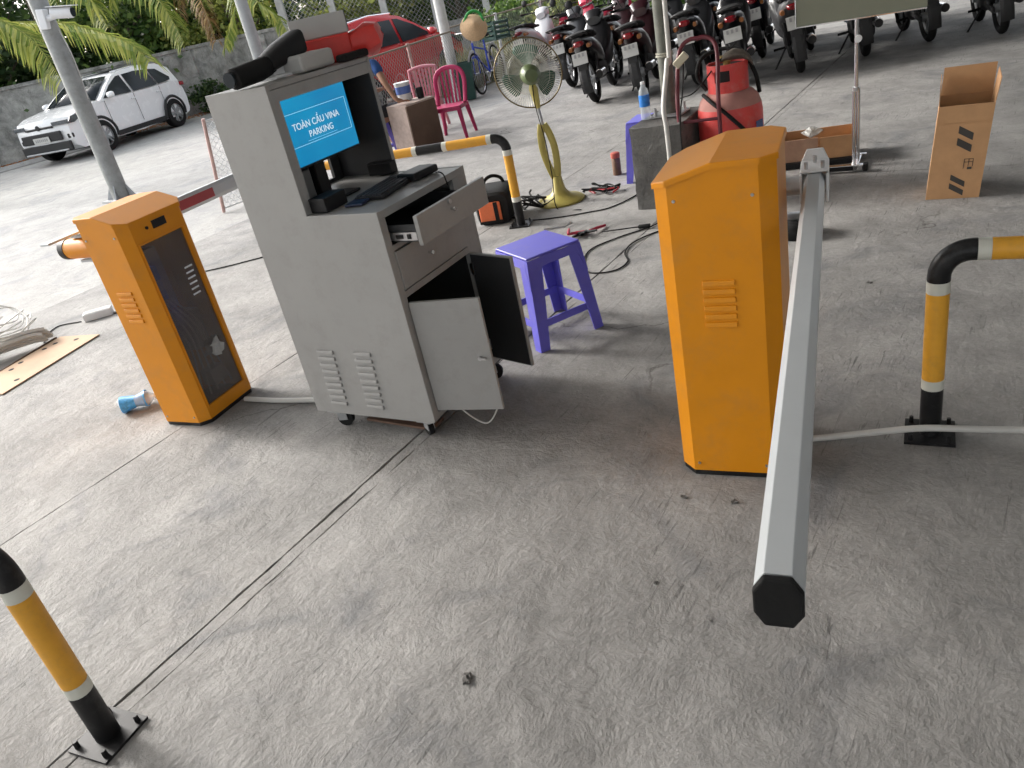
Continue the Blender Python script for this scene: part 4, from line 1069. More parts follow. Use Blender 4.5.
PA = thing("extension_block", "white extension socket block on the ground behind the left cabinet", "socket", (-5.72, 2.80, 0), R(52))
m = MB(); m.bx(-.10, .10, -.045, .045, 0, .055); m.build("case", PAINTW, PA, bevel=.006)
m = MB(); m.bx(-.085, .085, -.035, .035, .0552, .058); m.build("socket_plate", PVC, PA)
cable("floor_cable", "black cable from the white extension block across the ground", [(-5.62, 2.86), (-5.5, 3.0), (-5.3, 3.0), (-5.0, 2.8)], .004, BLACKR)
cable("floor_cable", "thin dark cable from the extension block to the trunking bundle", [(-5.8, 2.7), (-5.95, 2.6), (-5.85, 2.45), (-5.72, 2.36)], .004, BLACKR)
# small litter on the slab
for x, y, s_, lb_ in ((-1.134, 1.03, .016, "dark crumb of dirt near the bottom edge of the floor"), (-.70, 1.95, .010, "dark crumb of dirt in front of the right cabinet"), (-.80, 1.53, .006, "small dark pebble on the floor left of the boom end"), (-.61, 1.445, .005, "tiny dark pebble beside the boom end"), (-.86, 1.93, .009, "dark clod of dirt at the right cabinet's left corner"), (-.60, 3.75, .010, "dark scrap on the floor right of the boom")):
    m = MB(); rough_box(m, -s_, s_, -s_ * .6, s_ * .6, 0, s_ * .6, 2, s_ * .3, int(s_ * 9000)); o = m.build("debris", JOINT); o.location = (x, y, 0); o.rotation_euler = (0, 0, rnd.uniform(0, 3)); tag(o, lb_, "debris")

#%%PART4
# ================================================================== CHAIRS, PERSON, CABINET
def pchair(label, loc, rz, m_, round_):
    t = thing("plastic_chair", label, "chair", loc, rz, "plastic chairs behind the kiosk"); t.scale = (.92, .92, .92)
    # seat faces -Y (front), back at +Y
    m = MB(); m.prism([(-.20, -.21), (.20, -.21), (.185, .19), (-.185, .19)], 'z', .405, .42); m.build("seat", m_, t, bevel=.008)
    m = MB(); m.bx(-.19, .19, -.215, -.205, .365, .405); m.bx(-.2, -.19, -.2, .18, .37, .405); m.bx(.19, .2, -.2, .18, .37, .405); m.build("apron", m_, t)
    for sx_, sy_ in ((-1, -1), (1, -1), (1, 1), (-1, 1)):
        a = (sx_ * .175, sy_ * .18, .405); b_ = (sx_ * .225, sy_ * .235, 0)
        m = MB(); m.tube([a, b_], [.034, .022], 8); m.build("leg", m_, t)
    if round_:
        pts = [(-.195, .10, .42), (-.20, .17, .55), (-.205, .22, .70), (-.17, .245, .80), (-.09, .26, .85), (0, .262, .86), (.09, .26, .85), (.17, .245, .80), (.205, .22, .70), (.20, .17, .55), (.195, .10, .42)]
    else:
        pts = [(-.19, .18, .42), (-.2, .21, .60), (-.2, .245, .80), (-.18, .25, .84), (0, .262, .865), (.18, .25, .84), (.2, .245, .80), (.2, .21, .60), (.19, .18, .42)]
    m = MB(); m.tube(catmull(pts, 6), .022, 8, sx=1.4); m.build("back_frame", m_, t, smooth=True)
    for k in range(5 if round_ else 7):
        n_ = 5 if round_ else 7
        x = -.11 + .22 * k / (n_ - 1) if round_ else -.14 + .28 * k / (n_ - 1)
        m = MB(); top = .845 if abs(x) < .1 else .82
        pp = [(x * .9, .185, .42), (x, .225, .63), (x * 1.1, .25, top)]
        pp = catmull(pp, 4)
        for a, b_ in zip(pp[:-1], pp[1:]): m.add([(a.x - .014, a.y, a.z), (a.x + .014, a.y, a.z), (b_.x + .014, b_.y, b_.z), (b_.x - .014, b_.y, b_.z)], [(0, 1, 2, 3)])
        m.build("slat", m_, t, solid=.008)
    return t
pchair("magenta plastic chair with rounded back behind the kiosk", (-6.10, 8.10, 0), R(18), MAGENTA, True)
pchair("pale pink plastic chair with square slatted back beside the fence", (-6.95, 8.75, 0), R(30), PINK, False)
BB = thing("wooden_cabinet", "low brown wooden cabinet with its lit sides coloured paler behind the kiosk", "cabinet", (-6.26, 7.57, 0), R(-8))
m = MB(); m.bx(-.17, .17, -.24, .24, .54, .56); m.build("top_board", WOODLIT, BB)
m = MB(); m.bx(.15, .17, -.24, .24, 0, .54); m.build("side_board", WOODB, BB)
m = MB(); m.bx(-.17, -.15, -.24, .24, 0, .54); m.build("side_board", WOODLIT, BB)
m = MB(); m.bx(-.15, .15, -.24, -.22, .0, .54); m.build("front_board", WOODLIT, BB)
m = MB(); m.bx(-.15, .15, .22, .24, .0, .54); m.build("back_board", WOODB, BB)
BK = thing("paint_bucket", "white bucket with blue band on the brown cabinet", "bucket", (-6.40, 7.66, .561))
BK.scale = (.8, .8, .95)
m = MB(); m.lathe([(.0, 0), (.095, 0), (.115, .21), (.12, .21), (.12, .225), (0, .225)], 24); m.build("bucket_body", PAINTW, BK, smooth=True)
m = MB(); m.lathe([(.1055, .09), (.107, .09), (.116, .18), (.1145, .18)], 24, caps=False); m.build("blue_band", mat("bucket_blue", (.09, .16, .45), .5), BK, smooth=True)
m = MB(); m.torus((0, 0, .2), .124, .003, 'x', 20, 5, 0, math.pi); m.build("handle", STEEL, BK)
m = MB(); m.lathe([(0, 0), (.04, 0), (.043, .12), (.038, .12), (.036, .01), (0, .01)], 18); o = m.build("cup", BLACKP, None, smooth=True); o.location = (-6.22, 7.74, .561); tag(o, "black cup on the brown cabinet beside the bucket", "cup")

PS = thing("person", "person in blue t-shirt seated behind the kiosk, one forearm resting on brown cabinet", "person", (-6.49, 7.39, 0))
def skin(name, pts, edges, m_, parent, root=0, sub=2):
    me = bpy.data.meshes.new(name); me.from_pydata([p[:3] for p in pts], edges, [])
    o = bpy.data.objects.new(name, me); COL.objects.link(o); o.parent = parent
    me.materials.append(m_)
    md = o.modifiers.new("skin", 'SKIN'); md.use_smooth_shade = True
    if not me.skin_vertices: 
        bpy.context.view_layer.objects.active = o
    for i, p in enumerate(pts):
        sv = me.skin_vertices[0].data[i]; sv.radius = (p[3], p[4] if len(p) > 4 else p[3]); sv.use_root = (i == root)
    s_ = o.modifiers.new("sub", 'SUBSURF'); s_.levels = sub; s_.render_levels = sub
    return o
# seated, facing +Y, torso turned a little; right side towards the cabinet (+X)
# local frame: origin on the ground under the hips
pts = [(-.18, -.10, .50, .13, .10), (-.18, -.10, .75, .14, .10), (-.17, -.08, 1.0, .15, .09), (-.16, -.06, 1.14, .055, .055), (-.15, -.03, 1.23, .075, .085), (-.15, -.02, 1.33, .078, .092), (-.15, -.03, 1.39, .06, .07),
       (.03, -.06, 1.06, .05), (.17, -.12, .85, .038), (.24, -.08, .645, .026), (.27, -.03, .60, .03, .018),
       (-.36, -.06, 1.05, .05), (-.42, .08, .82, .038), (-.34, .28, .72, .027), (-.32, .36, .72, .03, .018),
       (-.09, -.08, .47, .085), (-.06, .34, .48, .06), (-.06, .36, .10, .042), (-.05, .48, .04, .04, .03),
       (-.27, -.08, .47, .085), (-.32, .33, .48, .06), (-.33, .34, .10, .042), (-.34, .46, .04, .04, .03)]
ed = [(0, 1), (1, 2), (2, 3), (3, 4), (4, 5), (5, 6), (2, 7), (7, 8), (8, 9), (9, 10), (2, 11), (11, 12), (12, 13), (13, 14), (0, 15), (15, 16), (16, 17), (17, 18), (0, 19), (19, 20), (20, 21), (21, 22)]
fi = []
def finger(base, d, l, r_):
    a = len(pts); b0 = Vector(pts[base][:3])
    p1 = b0 + Vector(d[0]); p2 = p1 + Vector(d[1]) * l; p3 = p2 + (Vector(d[1]) + Vector((0, 0, -.6))) * l * .8
    for p, rr in ((p1, r_), (p2, r_ * .9), (p3, r_ * .75)): pts.append((p.x, p.y, p.z, rr))
    ed.extend([(base, a), (a, a + 1), (a + 1, a + 2)])
for base in (10, 14):
    for k in range(4): finger(base, ((-.03 + .02 * k, .045, .002), (-.15 + .1 * k, 1, -.1)), (.034, .04, .042, .036)[k], .0085)
    finger(base, ((-.038, .0, -.004), (-.7, .7, 0)), .03, .0095)
skin("body", pts, ed, SKIN, PS)
skin("shirt", [(-.18, -.10, .56, .15, .125), (-.18, -.10, .78, .155, .12), (-.17, -.08, 1.0, .165, .105), (-.165, -.07, 1.10, .08, .075), (.035, -.06, 1.055, .066), (.125, -.10, .93, .06),
               (-.365, -.06, 1.045, .066), (-.39, .02, .93, .062)], [(0, 1), (1, 2), (2, 3), (2, 4), (4, 5), (2, 6), (6, 7)], SHIRT, PS)
skin("trousers", [(-.18, -.10, .54, .15, .125), (-.09, -.08, .49, .10), (-.06, .34, .495, .078), (-.06, .36, .14, .058), (-.27, -.08, .49, .10), (-.32, .33, .495, .078), (-.33, .34, .14, .058)], [(0, 1), (1, 2), (2, 3), (0, 4), (4, 5), (5, 6)], TROUS, PS)
m = MB(); m.lathe([(.088, -.02), (.098, .03), (.092, .08), (.06, .12), (0, .135)], 20, (-.15, -.045, 1.31)); m.build("hair", HAIR, PS, smooth=True)
m = MB(); m.tube([(-.15, .07, 1.315), (-.15, .09, 1.29), (-.15, .085, 1.275)], [.01, .014, .012], 8)
m.build("nose", SKIN, PS, smooth=True)
SS = stool("purple stool hidden behind the kiosk under the seated person", (-6.67, 7.29, 0), 0, .85)

# ================================================================== BICYCLE, BIN, HAT, CRATE
def spoked_wheel(parent, c, r, tyre, n=28, name="wheel"):
    o = MB(); o.torus(c, r - tyre, tyre, 'x', 36, 8); w_ = o.build(name, BLACKR, parent, smooth=True)
    o = MB(); o.torus(c, r - tyre * 2.2, .008, 'x', 36, 6); o.build("rim", CHROME, w_, smooth=True)
    o = MB(); c = Vector(c)
    for k in range(n):
        a = 2 * math.pi * k / n; s_ = .02 if k % 2 else -.02
        o.cyl(c + Vector((s_, 0, 0)), c + Vector((0, (r - tyre * 2) * math.cos(a), (r - tyre * 2) * math.sin(a))), .0014, seg=4)
    o.cyl(c - Vector((.035, 0, 0)), c + Vector((.035, 0, 0)), .018, seg=10); o.build("spokes", STEEL, w_)
    return w_
BC = thing("bicycle", "old blue bicycle leaning on the wire fence", "bicycle", (-7.78, 11.32, 0), rot=(0, R(5), R(195)))
# local: +Y forward, front wheel at y=0 (near us) ... frame behind at -Y
spoked_wheel(BC, (0, 0, .33), .33, .018); spoked_wheel(BC, (0, -1.07, .33), .33, .018)
m = MB(); ht = Vector((0, -.13, .80)); hl2 = Vector((0, -.08, .60)); bbk = Vector((0, -.62, .28)); st_ = Vector((0, -.72, .78)); ra = Vector((0, -1.07, .33))
m.cyl(ht, hl2, .018); m.cyl(hl2, bbk, .016); m.cyl(ht - Vector((0, .0, .06)), st_ - Vector((0, -.02, .15)), .014); m.cyl(bbk, st_, .015); m.cyl(bbk, ra, .010); m.cyl(st_ - Vector((0, -.02, .15)), ra, .009); m.build("frame", BLUEP, BC, smooth=True)
m = MB(); m.cyl(hl2 + Vector((.045, .0, -.02)), (.045, 0, .33), .009); m.cyl(hl2 + Vector((-.045, .0, -.02)), (-.045, 0, .33), .009); m.bx(-.05, .05, -.10, -.06, .57, .60); m.build("fork", BLUEP, BC)
m = MB(); m.tube(catmull([(-.28, -.32, .98), (-.27, -.18, 1.0), (-.1, -.10, .98), (0, -.10, .95), (.1, -.10, .98), (.27, -.18, 1.0), (.28, -.32, .98)], 6), .011, 8); m.cyl(ht, (0, -.11, .96), .012); m.build("handlebar", CHROME, BC, smooth=True)
m = MB(); m.loft([(-.86, .84, .085, .022), (-.78, .845, .10, .03), (-.66, .845, .05, .025), (-.58, .84, .025, .018)], 12); m.build("saddle", BLACKR, BC, smooth=True)
m = MB(); m.bx(-.07, .07, -1.28, -.82, .70, .712); m.cyl((.06, -1.2, .70), (.04, -1.07, .33), .006); m.cyl((-.06, -1.2, .70), (-.04, -1.07, .33), .006); m.build("rear_rack", STEEL, BC)
m = MB(); m.cyl((-.09, -.62, .28), (.09, -.62, .28), .012); m.cyl((.05, -.62, .28), (.05, -.62, .12), .009); m.bx(.05, .13, -.67, -.57, .11, .13); m.cyl((-.05, -.62, .28), (-.05, -.62, .44), .009); m.bx(-.13, -.05, -.67, -.57, .43, .45); m.torus((.035, -.62, .28), .09, .006, 'x', 24, 5); m.build("crankset", STEEL, BC)
for y in (0, -1.07):
    m = MB(); m.torus((0, y, .33), .352, .012, 'x', 20, 6, R(20), R(190), sx=2.2); m.build("mudguard", GALV, BC)
CR = thing("plastic_crate", "dark green slatted plastic crate on the bicycle's rear rack", "crate", (-8.08, 12.43, .72), R(-16))
for s_ in (-1, 1):
    for k in range(4):
        m = MB(); m.bx(-.22, .22, s_ * .16 - .004, s_ * .16 + .004, .02 + k * .075, .06 + k * .075); m.build("slat", GREENB, CR)
        m = MB(); m.bx(s_ * .22 - .004, s_ * .22 + .004, -.155, .155, .02 + k * .075, .06 + k * .075); m.build("slat", GREENB, CR)
    for s2 in (-1, 1):
        m = MB(); m.bx(s_ * .22 - .012, s_ * .22 + .012, s2 * .16 - .012, s2 * .16 + .012, 0, .30); m.build("corner_post", GREENB, CR)
m = MB(); m.bx(-.215, .215, -.155, .155, 0, .012); m.build("bottom", GREENB, CR)
CH = thing("conical_hat", "straw conical hat with green strap hung above the bicycle", "hat", (-7.62, 11.18, 1.03), rot=(R(62), R(8), R(38)))
m = MB(); m.lathe([(.215, 0), (.218, .004), (.12, .085), (.03, .155), (0, .165)], 28); m.build("cone", STRAW, CH, smooth=True)
m = MB(); m.tube(catmull([(-.15, .08, .02), (-.08, .20, .05), (.02, .24, .06), (.12, .20, .04), (.16, .08, .02)], 6), .022, 6); m.build("green_strap", LEAFG, CH, smooth=True)
BN = thing("waste_bin", "dark green tapered bin at the foot of the white pole", "bin", (-7.9, 11.05, 0), R(30))
m = MB(); m.add([(-.12, -.12, 0), (.12, -.12, 0), (.12, .12, 0), (-.12, .12, 0), (-.165, -.165, .55), (.165, -.165, .55), (.165, .165, .55), (-.165, .165, .55)], [(0, 1, 5, 4), (1, 2, 6, 5), (2, 3, 7, 6), (3, 0, 4, 7), (0, 3, 2, 1)]); m.build("body", GREENB, BN, solid=.006)
m = MB()
for a, b_ in (((-.18, -.18), (.18, -.165)), ((-.18, .165), (.18, .18))): m.bx(a[0], b_[0], a[1], b_[1], .54, .565)
m.bx(-.18, -.165, -.165, .165, .54, .565); m.bx(.165, .18, -.165, .165, .54, .565); m.build("rim", GREENB, BN)

# ================================================================== MOTORBIKES
def motorbike(body_c, name_c, seat_m=BLACKR, scoot=False):
    """+Y forward, rear wheel contact at the origin"""
    BM = mat("moto_" + name_c, body_c, .3, var=.06, coat=.4)
    t = bpy.data.objects.new("motorbike", None); COL.objects.link(t)
    def wheel(y, nm):
        o = MB(); o.torus((0, y, .285), .24, .045, 'x', 30, 10); w_ = o.build(nm, BLACKR, t, smooth=True)
        o = MB(); o.torus((0, y, .285), .195, .014, 'x', 30, 6)
        for k in range(5):
            a = 2 * math.pi * k / 5; o.box((0, y + .1 * math.cos(a), .285 + .1 * math.sin(a)), (.022, .19, .024), (a, 0, 0))
        o.cyl((-.06, y, .285), (.06, y, .285), .05); o.build("rim", ALLOY, w_)
    wheel(0, "rear_wheel"); wheel(1.24, "front_wheel")
    # main body shell, tail and leg shield
    m = MB(); m.loft([(-.22, .78, .05, .03), (-.12, .76, .10, .06), (.08, .68, .15, .12), (.35, .58, .15, .14), (.55, .48, .12, .12), (.68, .46, .08, .09)], 16); m.build("tail_cowl", BM, t, smooth=True)
    m = MB(); m.loft([(-.16, .835, .08, .014), (-.05, .84, .14, .035), (.15, .815, .15, .04), (.40, .775, .12, .035), (.58, .765, .08, .025), (.64, .77, .03, .012)], 16); m.build("seat", seat_m, t, smooth=True)
    m = MB(); m.loft([(.66, .40, .10, .12), (.80, .50, .17, .18), (.92, .66, .20, .20), (.98, .80, .15, .12)], 16, k=3); m.build("leg_shield", BM, t, smooth=True)
    m = MB(); m.loft([(.90, .90, .09, .05), (.98, .96, .13, .08), (1.06, .95, .12, .09), (1.14, .90, .06, .05)], 16); m.build("headlight_cowl", BM, t, smooth=True)
    m = MB(); m.loft([(.26, .36, .09, .10), (.40, .34, .12, .12), (.62, .33, .11, .11), (.70, .34, .07, .08)], 12, k=3.5); m.build("engine", CLAD, t, smooth=True)
    m = MB(); m.box((.085, .12, .30), (.03, .42, .06), (.1, 0, 0)); m.box((-.085, .12, .30), (.03, .42, .06), (.1, 0, 0)); m.build("swing_arm", CLAD, t, bevel=.008)
    for s_ in (-1, 1):
        m = MB(); m.cyl((s_ * .10, .06, .33), (s_ * .10, .16, .66), .022); m.build("shock_absorber", CLAD, t, smooth=True)
        m = MB(); m.cyl((s_ * .075, 1.24, .285), (s_ * .07, 1.06, .72), .02); m.build("fork_leg", CHROME, t, smooth=True)
        m = MB(); m.cyl((s_ * .24, .93, 1.0), (s_ * .36, .84, 1.01), .016, .017); m.build("hand_grip", BLACKR, t, smooth=True)
        m = MB(); m.cyl((s_ * .22, .96, 1.01), (s_ * .27, .98, 1.15), .006); m.lathe([(0, -.01), (.04, -.008), (.055, .0), (.04, .008), (0, .01)], 14, (s_ * .29, .98, 1.18), (R(80), 0, 0)); m.build("mirror", BLACKP, t, smooth=True)
        m = MB(); m.loft([(-.22, .70, .022, .025), (-.16, .70, .03, .03), (-.08, .70, .02, .025)], 10); m.v = [(x + s_ * .115, y, z) for x, y, z in m.v]; m.build("indicator", mat("amber_lens", (.28, .10, .02), .3), t, smooth=True)
    m = MB(); m.tube(catmull([(-.30, .88, 1.0), (-.15, .96, .99), (0, .99, .97), (.15, .96, .99), (.30, .88, 1.0)], 5), .011, 8); m.build("handlebar", CLAD, t, smooth=True)
    m = MB(); m.torus((0, 1.24, .285), .315, .03, 'x', 16, 8, R(10), R(165), sx=2.0); m.build("front_mudguard", BM, t, smooth=True)
    m = MB(); m.torus((0, 0, .285), .33, .012, 'x', 16, 6, R(75), R(200), sx=5.5); m.bx(-.055, .055, -.30, -.285, .30, .62); m.build("rear_mudguard", CLAD, t)
    m = MB(); m.loft([(-.25, .735, .04, .022), (-.23, .74, .062, .034), (-.17, .75, .068, .036)], 14); m.build("tail_light", TAILR, t, smooth=True)
    m = MB(); m.box((0, -.315, .585), (.19, .005, .14), (R(-14), 0, 0)); p = m.build("licence_plate", PLATE, t)
    m = MB()
    for k in range(3): m.box((-.05 + .05 * k, -.3245, .622), (.026, .002, .042), (R(-14), 0, 0))
    for k in range(5): m.box((-.068 + .034 * k, -.3125, .562), (.020, .002, .048), (R(-14), 0, 0))
    m.build("plate_marks", mat("plate_mark", (.30, .30, .30), .6), p)
    m = MB(); m.tube([(.15, -.18, .34), (.15, .10, .33), (.13, .28, .31)], [.045, .045, .028], 14); e_ = m.build("exhaust", CLAD, t, smooth=True)
    m = MB(); m.tube([(.152, -.16, .345), (.155, .06, .34)], [.047, .047], 14); m.build("heat_shield", CHROME, e_, smooth=True)
    m = MB(); m.tube(catmull([(-.115, -.14, .82), (-.12, -.26, .85), (0, -.30, .86), (.12, -.26, .85), (.115, -.14, .82)], 5), .012, 8); m.build("grab_rail", CLAD, t, smooth=True)
    m = MB(); m.cyl((-.10, .48, .25), (-.27, .52, .0), .011); m.build("side_stand", CLAD, t)
    m = MB(); m.cyl((-.24, .45, .26), (.24, .45, .26), .014); m.build("foot_pegs", BLACKR, t)
    return t
DARKS = {"black": (.012, .012, .014), "red": (.50, .015, .06), "grey": (.03, .031, .034), "navy": (.015, .02, .05), "maroon": (.035, .008, .012), "white": (.6, .6, .62), "silver": (.12, .12, .125)}
protos = {}
def place_bike(colr, loc, rz, label, lean=-7):
    if colr not in protos: t = protos[colr] = motorbike(DARKS[colr], colr)
    else: t = copy_tree(protos[colr])
    t.location = loc; t.rotation_euler = Euler((0, R(lean), rz), 'XYZ')
    return tag(t, label, "motorbike", "motorbikes parked under the canopy")
BIKES = [
 ("white", (-7.62, 12.80, 0), R(6), "white and dark motorbike parked behind the fan"),
 ("red", (-7.2, 13.68, 0), R(4), "pinkish red scooter at the far left end of the motorbike row"),
 ("black", (-4.76, 9.42, 0), R(14), "black motorbike with red tail light, nearest the fan"),
 ("maroon", (-4.13, 9.50, 0), R(14), "dark motorbike with plate above the water bottle, second from the fan"),
 ("grey", (-3.57, 9.88, 0), R(12), "dark grey motorbike half hidden behind the steel post"),
 ("black", (-2.93, 9.55, 0), R(16), "black motorbike with plate right above the red cylinder"),
 ("silver", (-2.34, 9.85, 0), R(18), "silver motorbike with plate beside the board's left edge"),
 ("navy", (-1.75, 10.45, 0), R(16), "navy motorbike behind the green board of the stand"),
 ("black", (-1.15, 10.95, 0), R(20), "black motorbike right of the green board"),
 ("grey", (-.42, 10.85, 0), R(14), "dark grey motorbike at the upper right corner"),
 ("silver", (.15, 10.95, 0), R(10), "silver motorbike at the far right of the row"),
 ("maroon", (-5.25, 11.2, 0), R(10), "dark maroon motorbike in the second row behind the black one"),
 ("grey", (-4.55, 11.4, 0), R(10), "grey motorbike in the second row right of the maroon one"),
 ("black", (-3.85, 11.5, 0), R(10), "black motorbike in the second row behind the steel post"),
 ("navy", (-3.2, 11.4, 0), R(10), "navy motorbike in the second row above the cylinder"),
 ("black", (-2.6, 11.5, 0), R(12), "black motorbike in the second row behind the silver one"),
 ("grey", (-5.85, 10.9, 0), R(12), "dark grey motorbike in the second row nearest the fan"),
 ("maroon", (-1.95, 12.0, 0), R(14), "dark maroon motorbike in the second row behind the green board"),
 ("red", (-6.2, 13.3, 0), R(8), "red scooter in the second row between pink scooter and black motorbike"),
]
for b_ in BIKES: place_bike(*b_)

# ================================================================== CARS
HEADL = mat("headlight_dark", (.10, .11, .12), .1, var=.5, scale=14)
def car(label, loc, rz, paint, pname):
    """+Y forward, origin mid wheelbase on the ground; compact crossover 4.4 m long"""
    t = thing("parked_car", label, "car", loc, rz)
    wb, wr = 2.64, .345
    yf, yr = wb / 2, -wb / 2
    HW = .90
    def halfw(y, z):
        f = 1.0
        if y > 1.3: f -= .16 * ((y - 1.3) / .95) ** 2
        if y < -1.3: f -= .13 * ((-1.3 - y) / .85) ** 2
        gz = 1.0
        if z > .95: gz = 1 - .28 * ((z - .95) / .67) ** 1.25
        elif z < .45: gz = 1 - .05 * (.45 - z) / .25
        elif .62 < z < .8: gz = .985
        return HW * f * gz
    def arch(yc, r_, a0=180, a1=0, n_=12):
        return [(yc - r_ * math.cos(R(k)) if False else yc + r_ * math.cos(R(a0 + (a1 - a0) * i / n_)), wr + r_ * math.sin(R(a0 + (a1 - a0) * i / n_))) for i, k in enumerate([0] * (n_ + 1))]
    zb = .24
    ar = .39
    # lower body outline (y,z), counter-clockwise from the rear bottom
    low = [(-2.16, .36), (-2.10, zb + .04), (yr - ar - .01, zb)] + [p for p in arch(yr, ar, 192, -12)] + [(0, zb - .02)] + [p for p in arch(yf, ar, 192, -12)] + [(2.02, zb), (2.20, .34), (2.24, .55), (2.22, .78), (2.12, .93), (1.7, 1.02), (1.15, 1.09), (.6, 1.08), (0, 1.07), (-.8, 1.07), (-1.6, 1.09), (-2.02, 1.06), (-2.13, .85), (-2.19, .62)]
    def shell(outline, ts, crown, nm, m_, fillsides=True):
        b = MB(); n_ = len(outline); rows = []
        for tt in ts:
            row = []
            for (y, z) in outline:
                x = halfw(y, z) * tt
                zz = z + (crown * (1 - tt * tt) if z > .9 else 0)
                yy = y - (.10 * tt * tt * (1 if y > 0 else -1) if abs(y) > 1.9 else 0)
                row.append((x, yy, zz))
            rows.append(row)
        vs = [p for r_ in rows for p in r_]
        fs = [(i * n_ + j, i * n_ + (j + 1) % n_, (i + 1) * n_ + (j + 1) % n_, (i + 1) * n_ + j) for i in range(len(ts) - 1) for j in range(n_)]
        b.add(vs, fs)
        o = b.build(nm, m_, t)
        bm = bmesh.new(); bm.from_mesh(o.data); bm.verts.ensure_lookup_table()
        if fillsides:
            for base in (0, (len(ts) - 1) * n_):
                f = bm.faces.new([bm.verts[base + j] for j in range(n_)])
                bmesh.ops.triangulate(bm, faces=[f])
        bmesh.ops.recalc_face_normals(bm, faces=bm.faces)
        bm.to_mesh(o.data); bm.free()
        o.data.polygons.foreach_set("use_smooth", [True] * len(o.data.polygons)); o.data.set_sharp_from_angle(angle=R(32))
        return o
    TS = [-1, -.96, -.8, -.4, 0, .4, .8, .96, 1]
    shell(low, TS, .03, "body", paint)
    up_ = [(-2.05, 1.05), (1.10, 1.05), (.62, 1.33), (.22, 1.53), (-.15, 1.60), (-.8, 1.615), (-1.45, 1.57), (-1.80, 1.42)]
    shell(up_, TS, .02, "cabin", paint)
    def onside(pts, s_, off, nm, m_, parent=t):
        b = MB(); vs = [(s_ * (halfw(y, z) + off), y, z) for y, z in pts]
        b.add(vs, [tuple(range(len(pts)))]); o = b.build(nm, m_, parent, solid=.006); return o
    for s_ in (-1, 1):
        onside([(.92, 1.10), (.50, 1.34), (.12, 1.49), (-.02, 1.50), (-.05, 1.09)], s_, .004, "front_side_window", CARGLASS)
        onside([(-.13, 1.09), (-.10, 1.50), (-.55, 1.515), (-.95, 1.49), (-1.02, 1.10)], s_, .004, "rear_side_window", CARGLASS)
        onside([(-1.08, 1.105), (-1.02, 1.485), (-1.30, 1.45), (-1.62, 1.20), (-1.58, 1.13)], s_, .004, "quarter_window", CARGLASS)
        # cladding round the arches and along the sill
        for yc in (yf, yr):
            b = MB(); pts = [(s_ * (halfw(yc + .41 * math.cos(a), wr + .41 * math.sin(a)) + .004), yc + .41 * math.cos(a), wr + .41 * math.sin(a)) for a in [R(-10 + 200 * i / 16) for i in range(17)]]
            b.tube(pts, .035, 6); b.build("arch_trim", CLAD, t, smooth=True)
        onside([(yf - .42, .25), (yf - .44, .36), (yr + .44, .36), (yr + .42, .25)], s_, .008, "sill_trim", CLAD)
        for yy in (-.08, .93, -1.05):
            onside([(yy, .42), (yy + .008, .42), (yy + .008, 1.06), (yy, 1.06)], s_, .0, "door_seam", CLAD)
        for yy in (.02, -.92):
            b = MB(); b.box((s_ * (halfw(yy, .95) + .018), yy, .95), (.02, .17, .028)); b.build("door_handle", paint, t, bevel=.006)
        b = MB(); b.loft([(.70, 1.13, .02, .03), (.76, 1.15, .09, .07), (.84, 1.15, .085, .06), (.88, 1.14, .03, .03)], 12); b.v = [(x + s_ * .99, y, z) for x, y, z in b.v]; b.build("door_mirror", paint, t, smooth=True)
        b = MB()
        hp = [(2.155, .80), (2.06, .93), (1.62, .985), (1.70, .93), (2.0, .80)]
        b.add([(s_ * (halfw(y, z) * .965 + .0), y - .03, z) for y, z in hp] + [(s_ * (halfw(y, z) + .012), y - .02, z) for y, z in hp], [(0, 1, 2, 3, 4), (5, 6, 7, 8, 9)] + [(i, (i + 1) % 5, 5 + (i + 1) % 5, 5 + i) for i in range(5)])
        b.build("headlight", HEADL, t)
        b = MB(); b.box((s_ * .60, 2.165, .85), (.40, .04, .085), (0, 0, s_ * -.22)); b.build("headlight_strip", HEADL, t, bevel=.01)
        b = MB(); b.box((s_ * .70, 2.10, .55), (.14, .10, .10), (0, 0, s_ * -.5)); b.build("fog_lamp_bezel", CLAD, t, bevel=.02)
        b = MB(); b.box((s_ * .72, -2.03, .98), (.26, .12, .10), (0, 0, s_ * .35)); b.build("tail_light", TAILR, t, bevel=.02)
        b = MB(); b.tube([(s_ * .60, .10, 1.60), (s_ * .61, -.6, 1.635), (s_ * .59, -1.35, 1.59)], .014, 8); b.build("roof_rail", CHROME, t)
    # windscreen and rear window
    def cross(pts2, nm, off):
        b = MB(); vs = []
        for y, z in pts2:
            for tt in (-.86, -.4, 0, .4, .86): vs.append((halfw(y, z) * tt, y + off[0], z + off[1] + .02 * (1 - tt * tt)))
        fs = [(i * 5 + j, i * 5 + j + 1, (i + 1) * 5 + j + 1, (i + 1) * 5 + j) for i in range(len(pts2) - 1) for j in range(4)]
        b.add(vs, fs); b.build(nm, CARGLASS, t, smooth=True, solid=.004)
    cross([(1.04, 1.085), (.62, 1.33), (.26, 1.51)], "windscreen", (.018, .022))
    cross([(-1.96, 1.15), (-1.80, 1.42), (-1.55, 1.52)], "rear_window", (-.018, .018))
    m = MB(); m.box((0, -.62, 1.645), (.95, 1.2, .012)); m.build("sunroof_panel", CARGLASS, t, bevel=.01)
    m = MB(); m.box((0, 2.205, .80), (.8, .05, .05)); m.box((0, 2.225, .60), (1.15, .05, .20)); m.box((0, 2.195, .36), (1.42, .08, .20)); m.build("grille", CLAD, t, bevel=.02)
    m = MB(); m.box((0, 2.245, .285), (1.25, .05, .035)); m.build("skid_trim", GALV, t, bevel=.01)
    m = MB(); m.box((0, 2.267, .56), (.46, .012, .125)); m.build("number_plate", PLATE, t)
    m = MB()
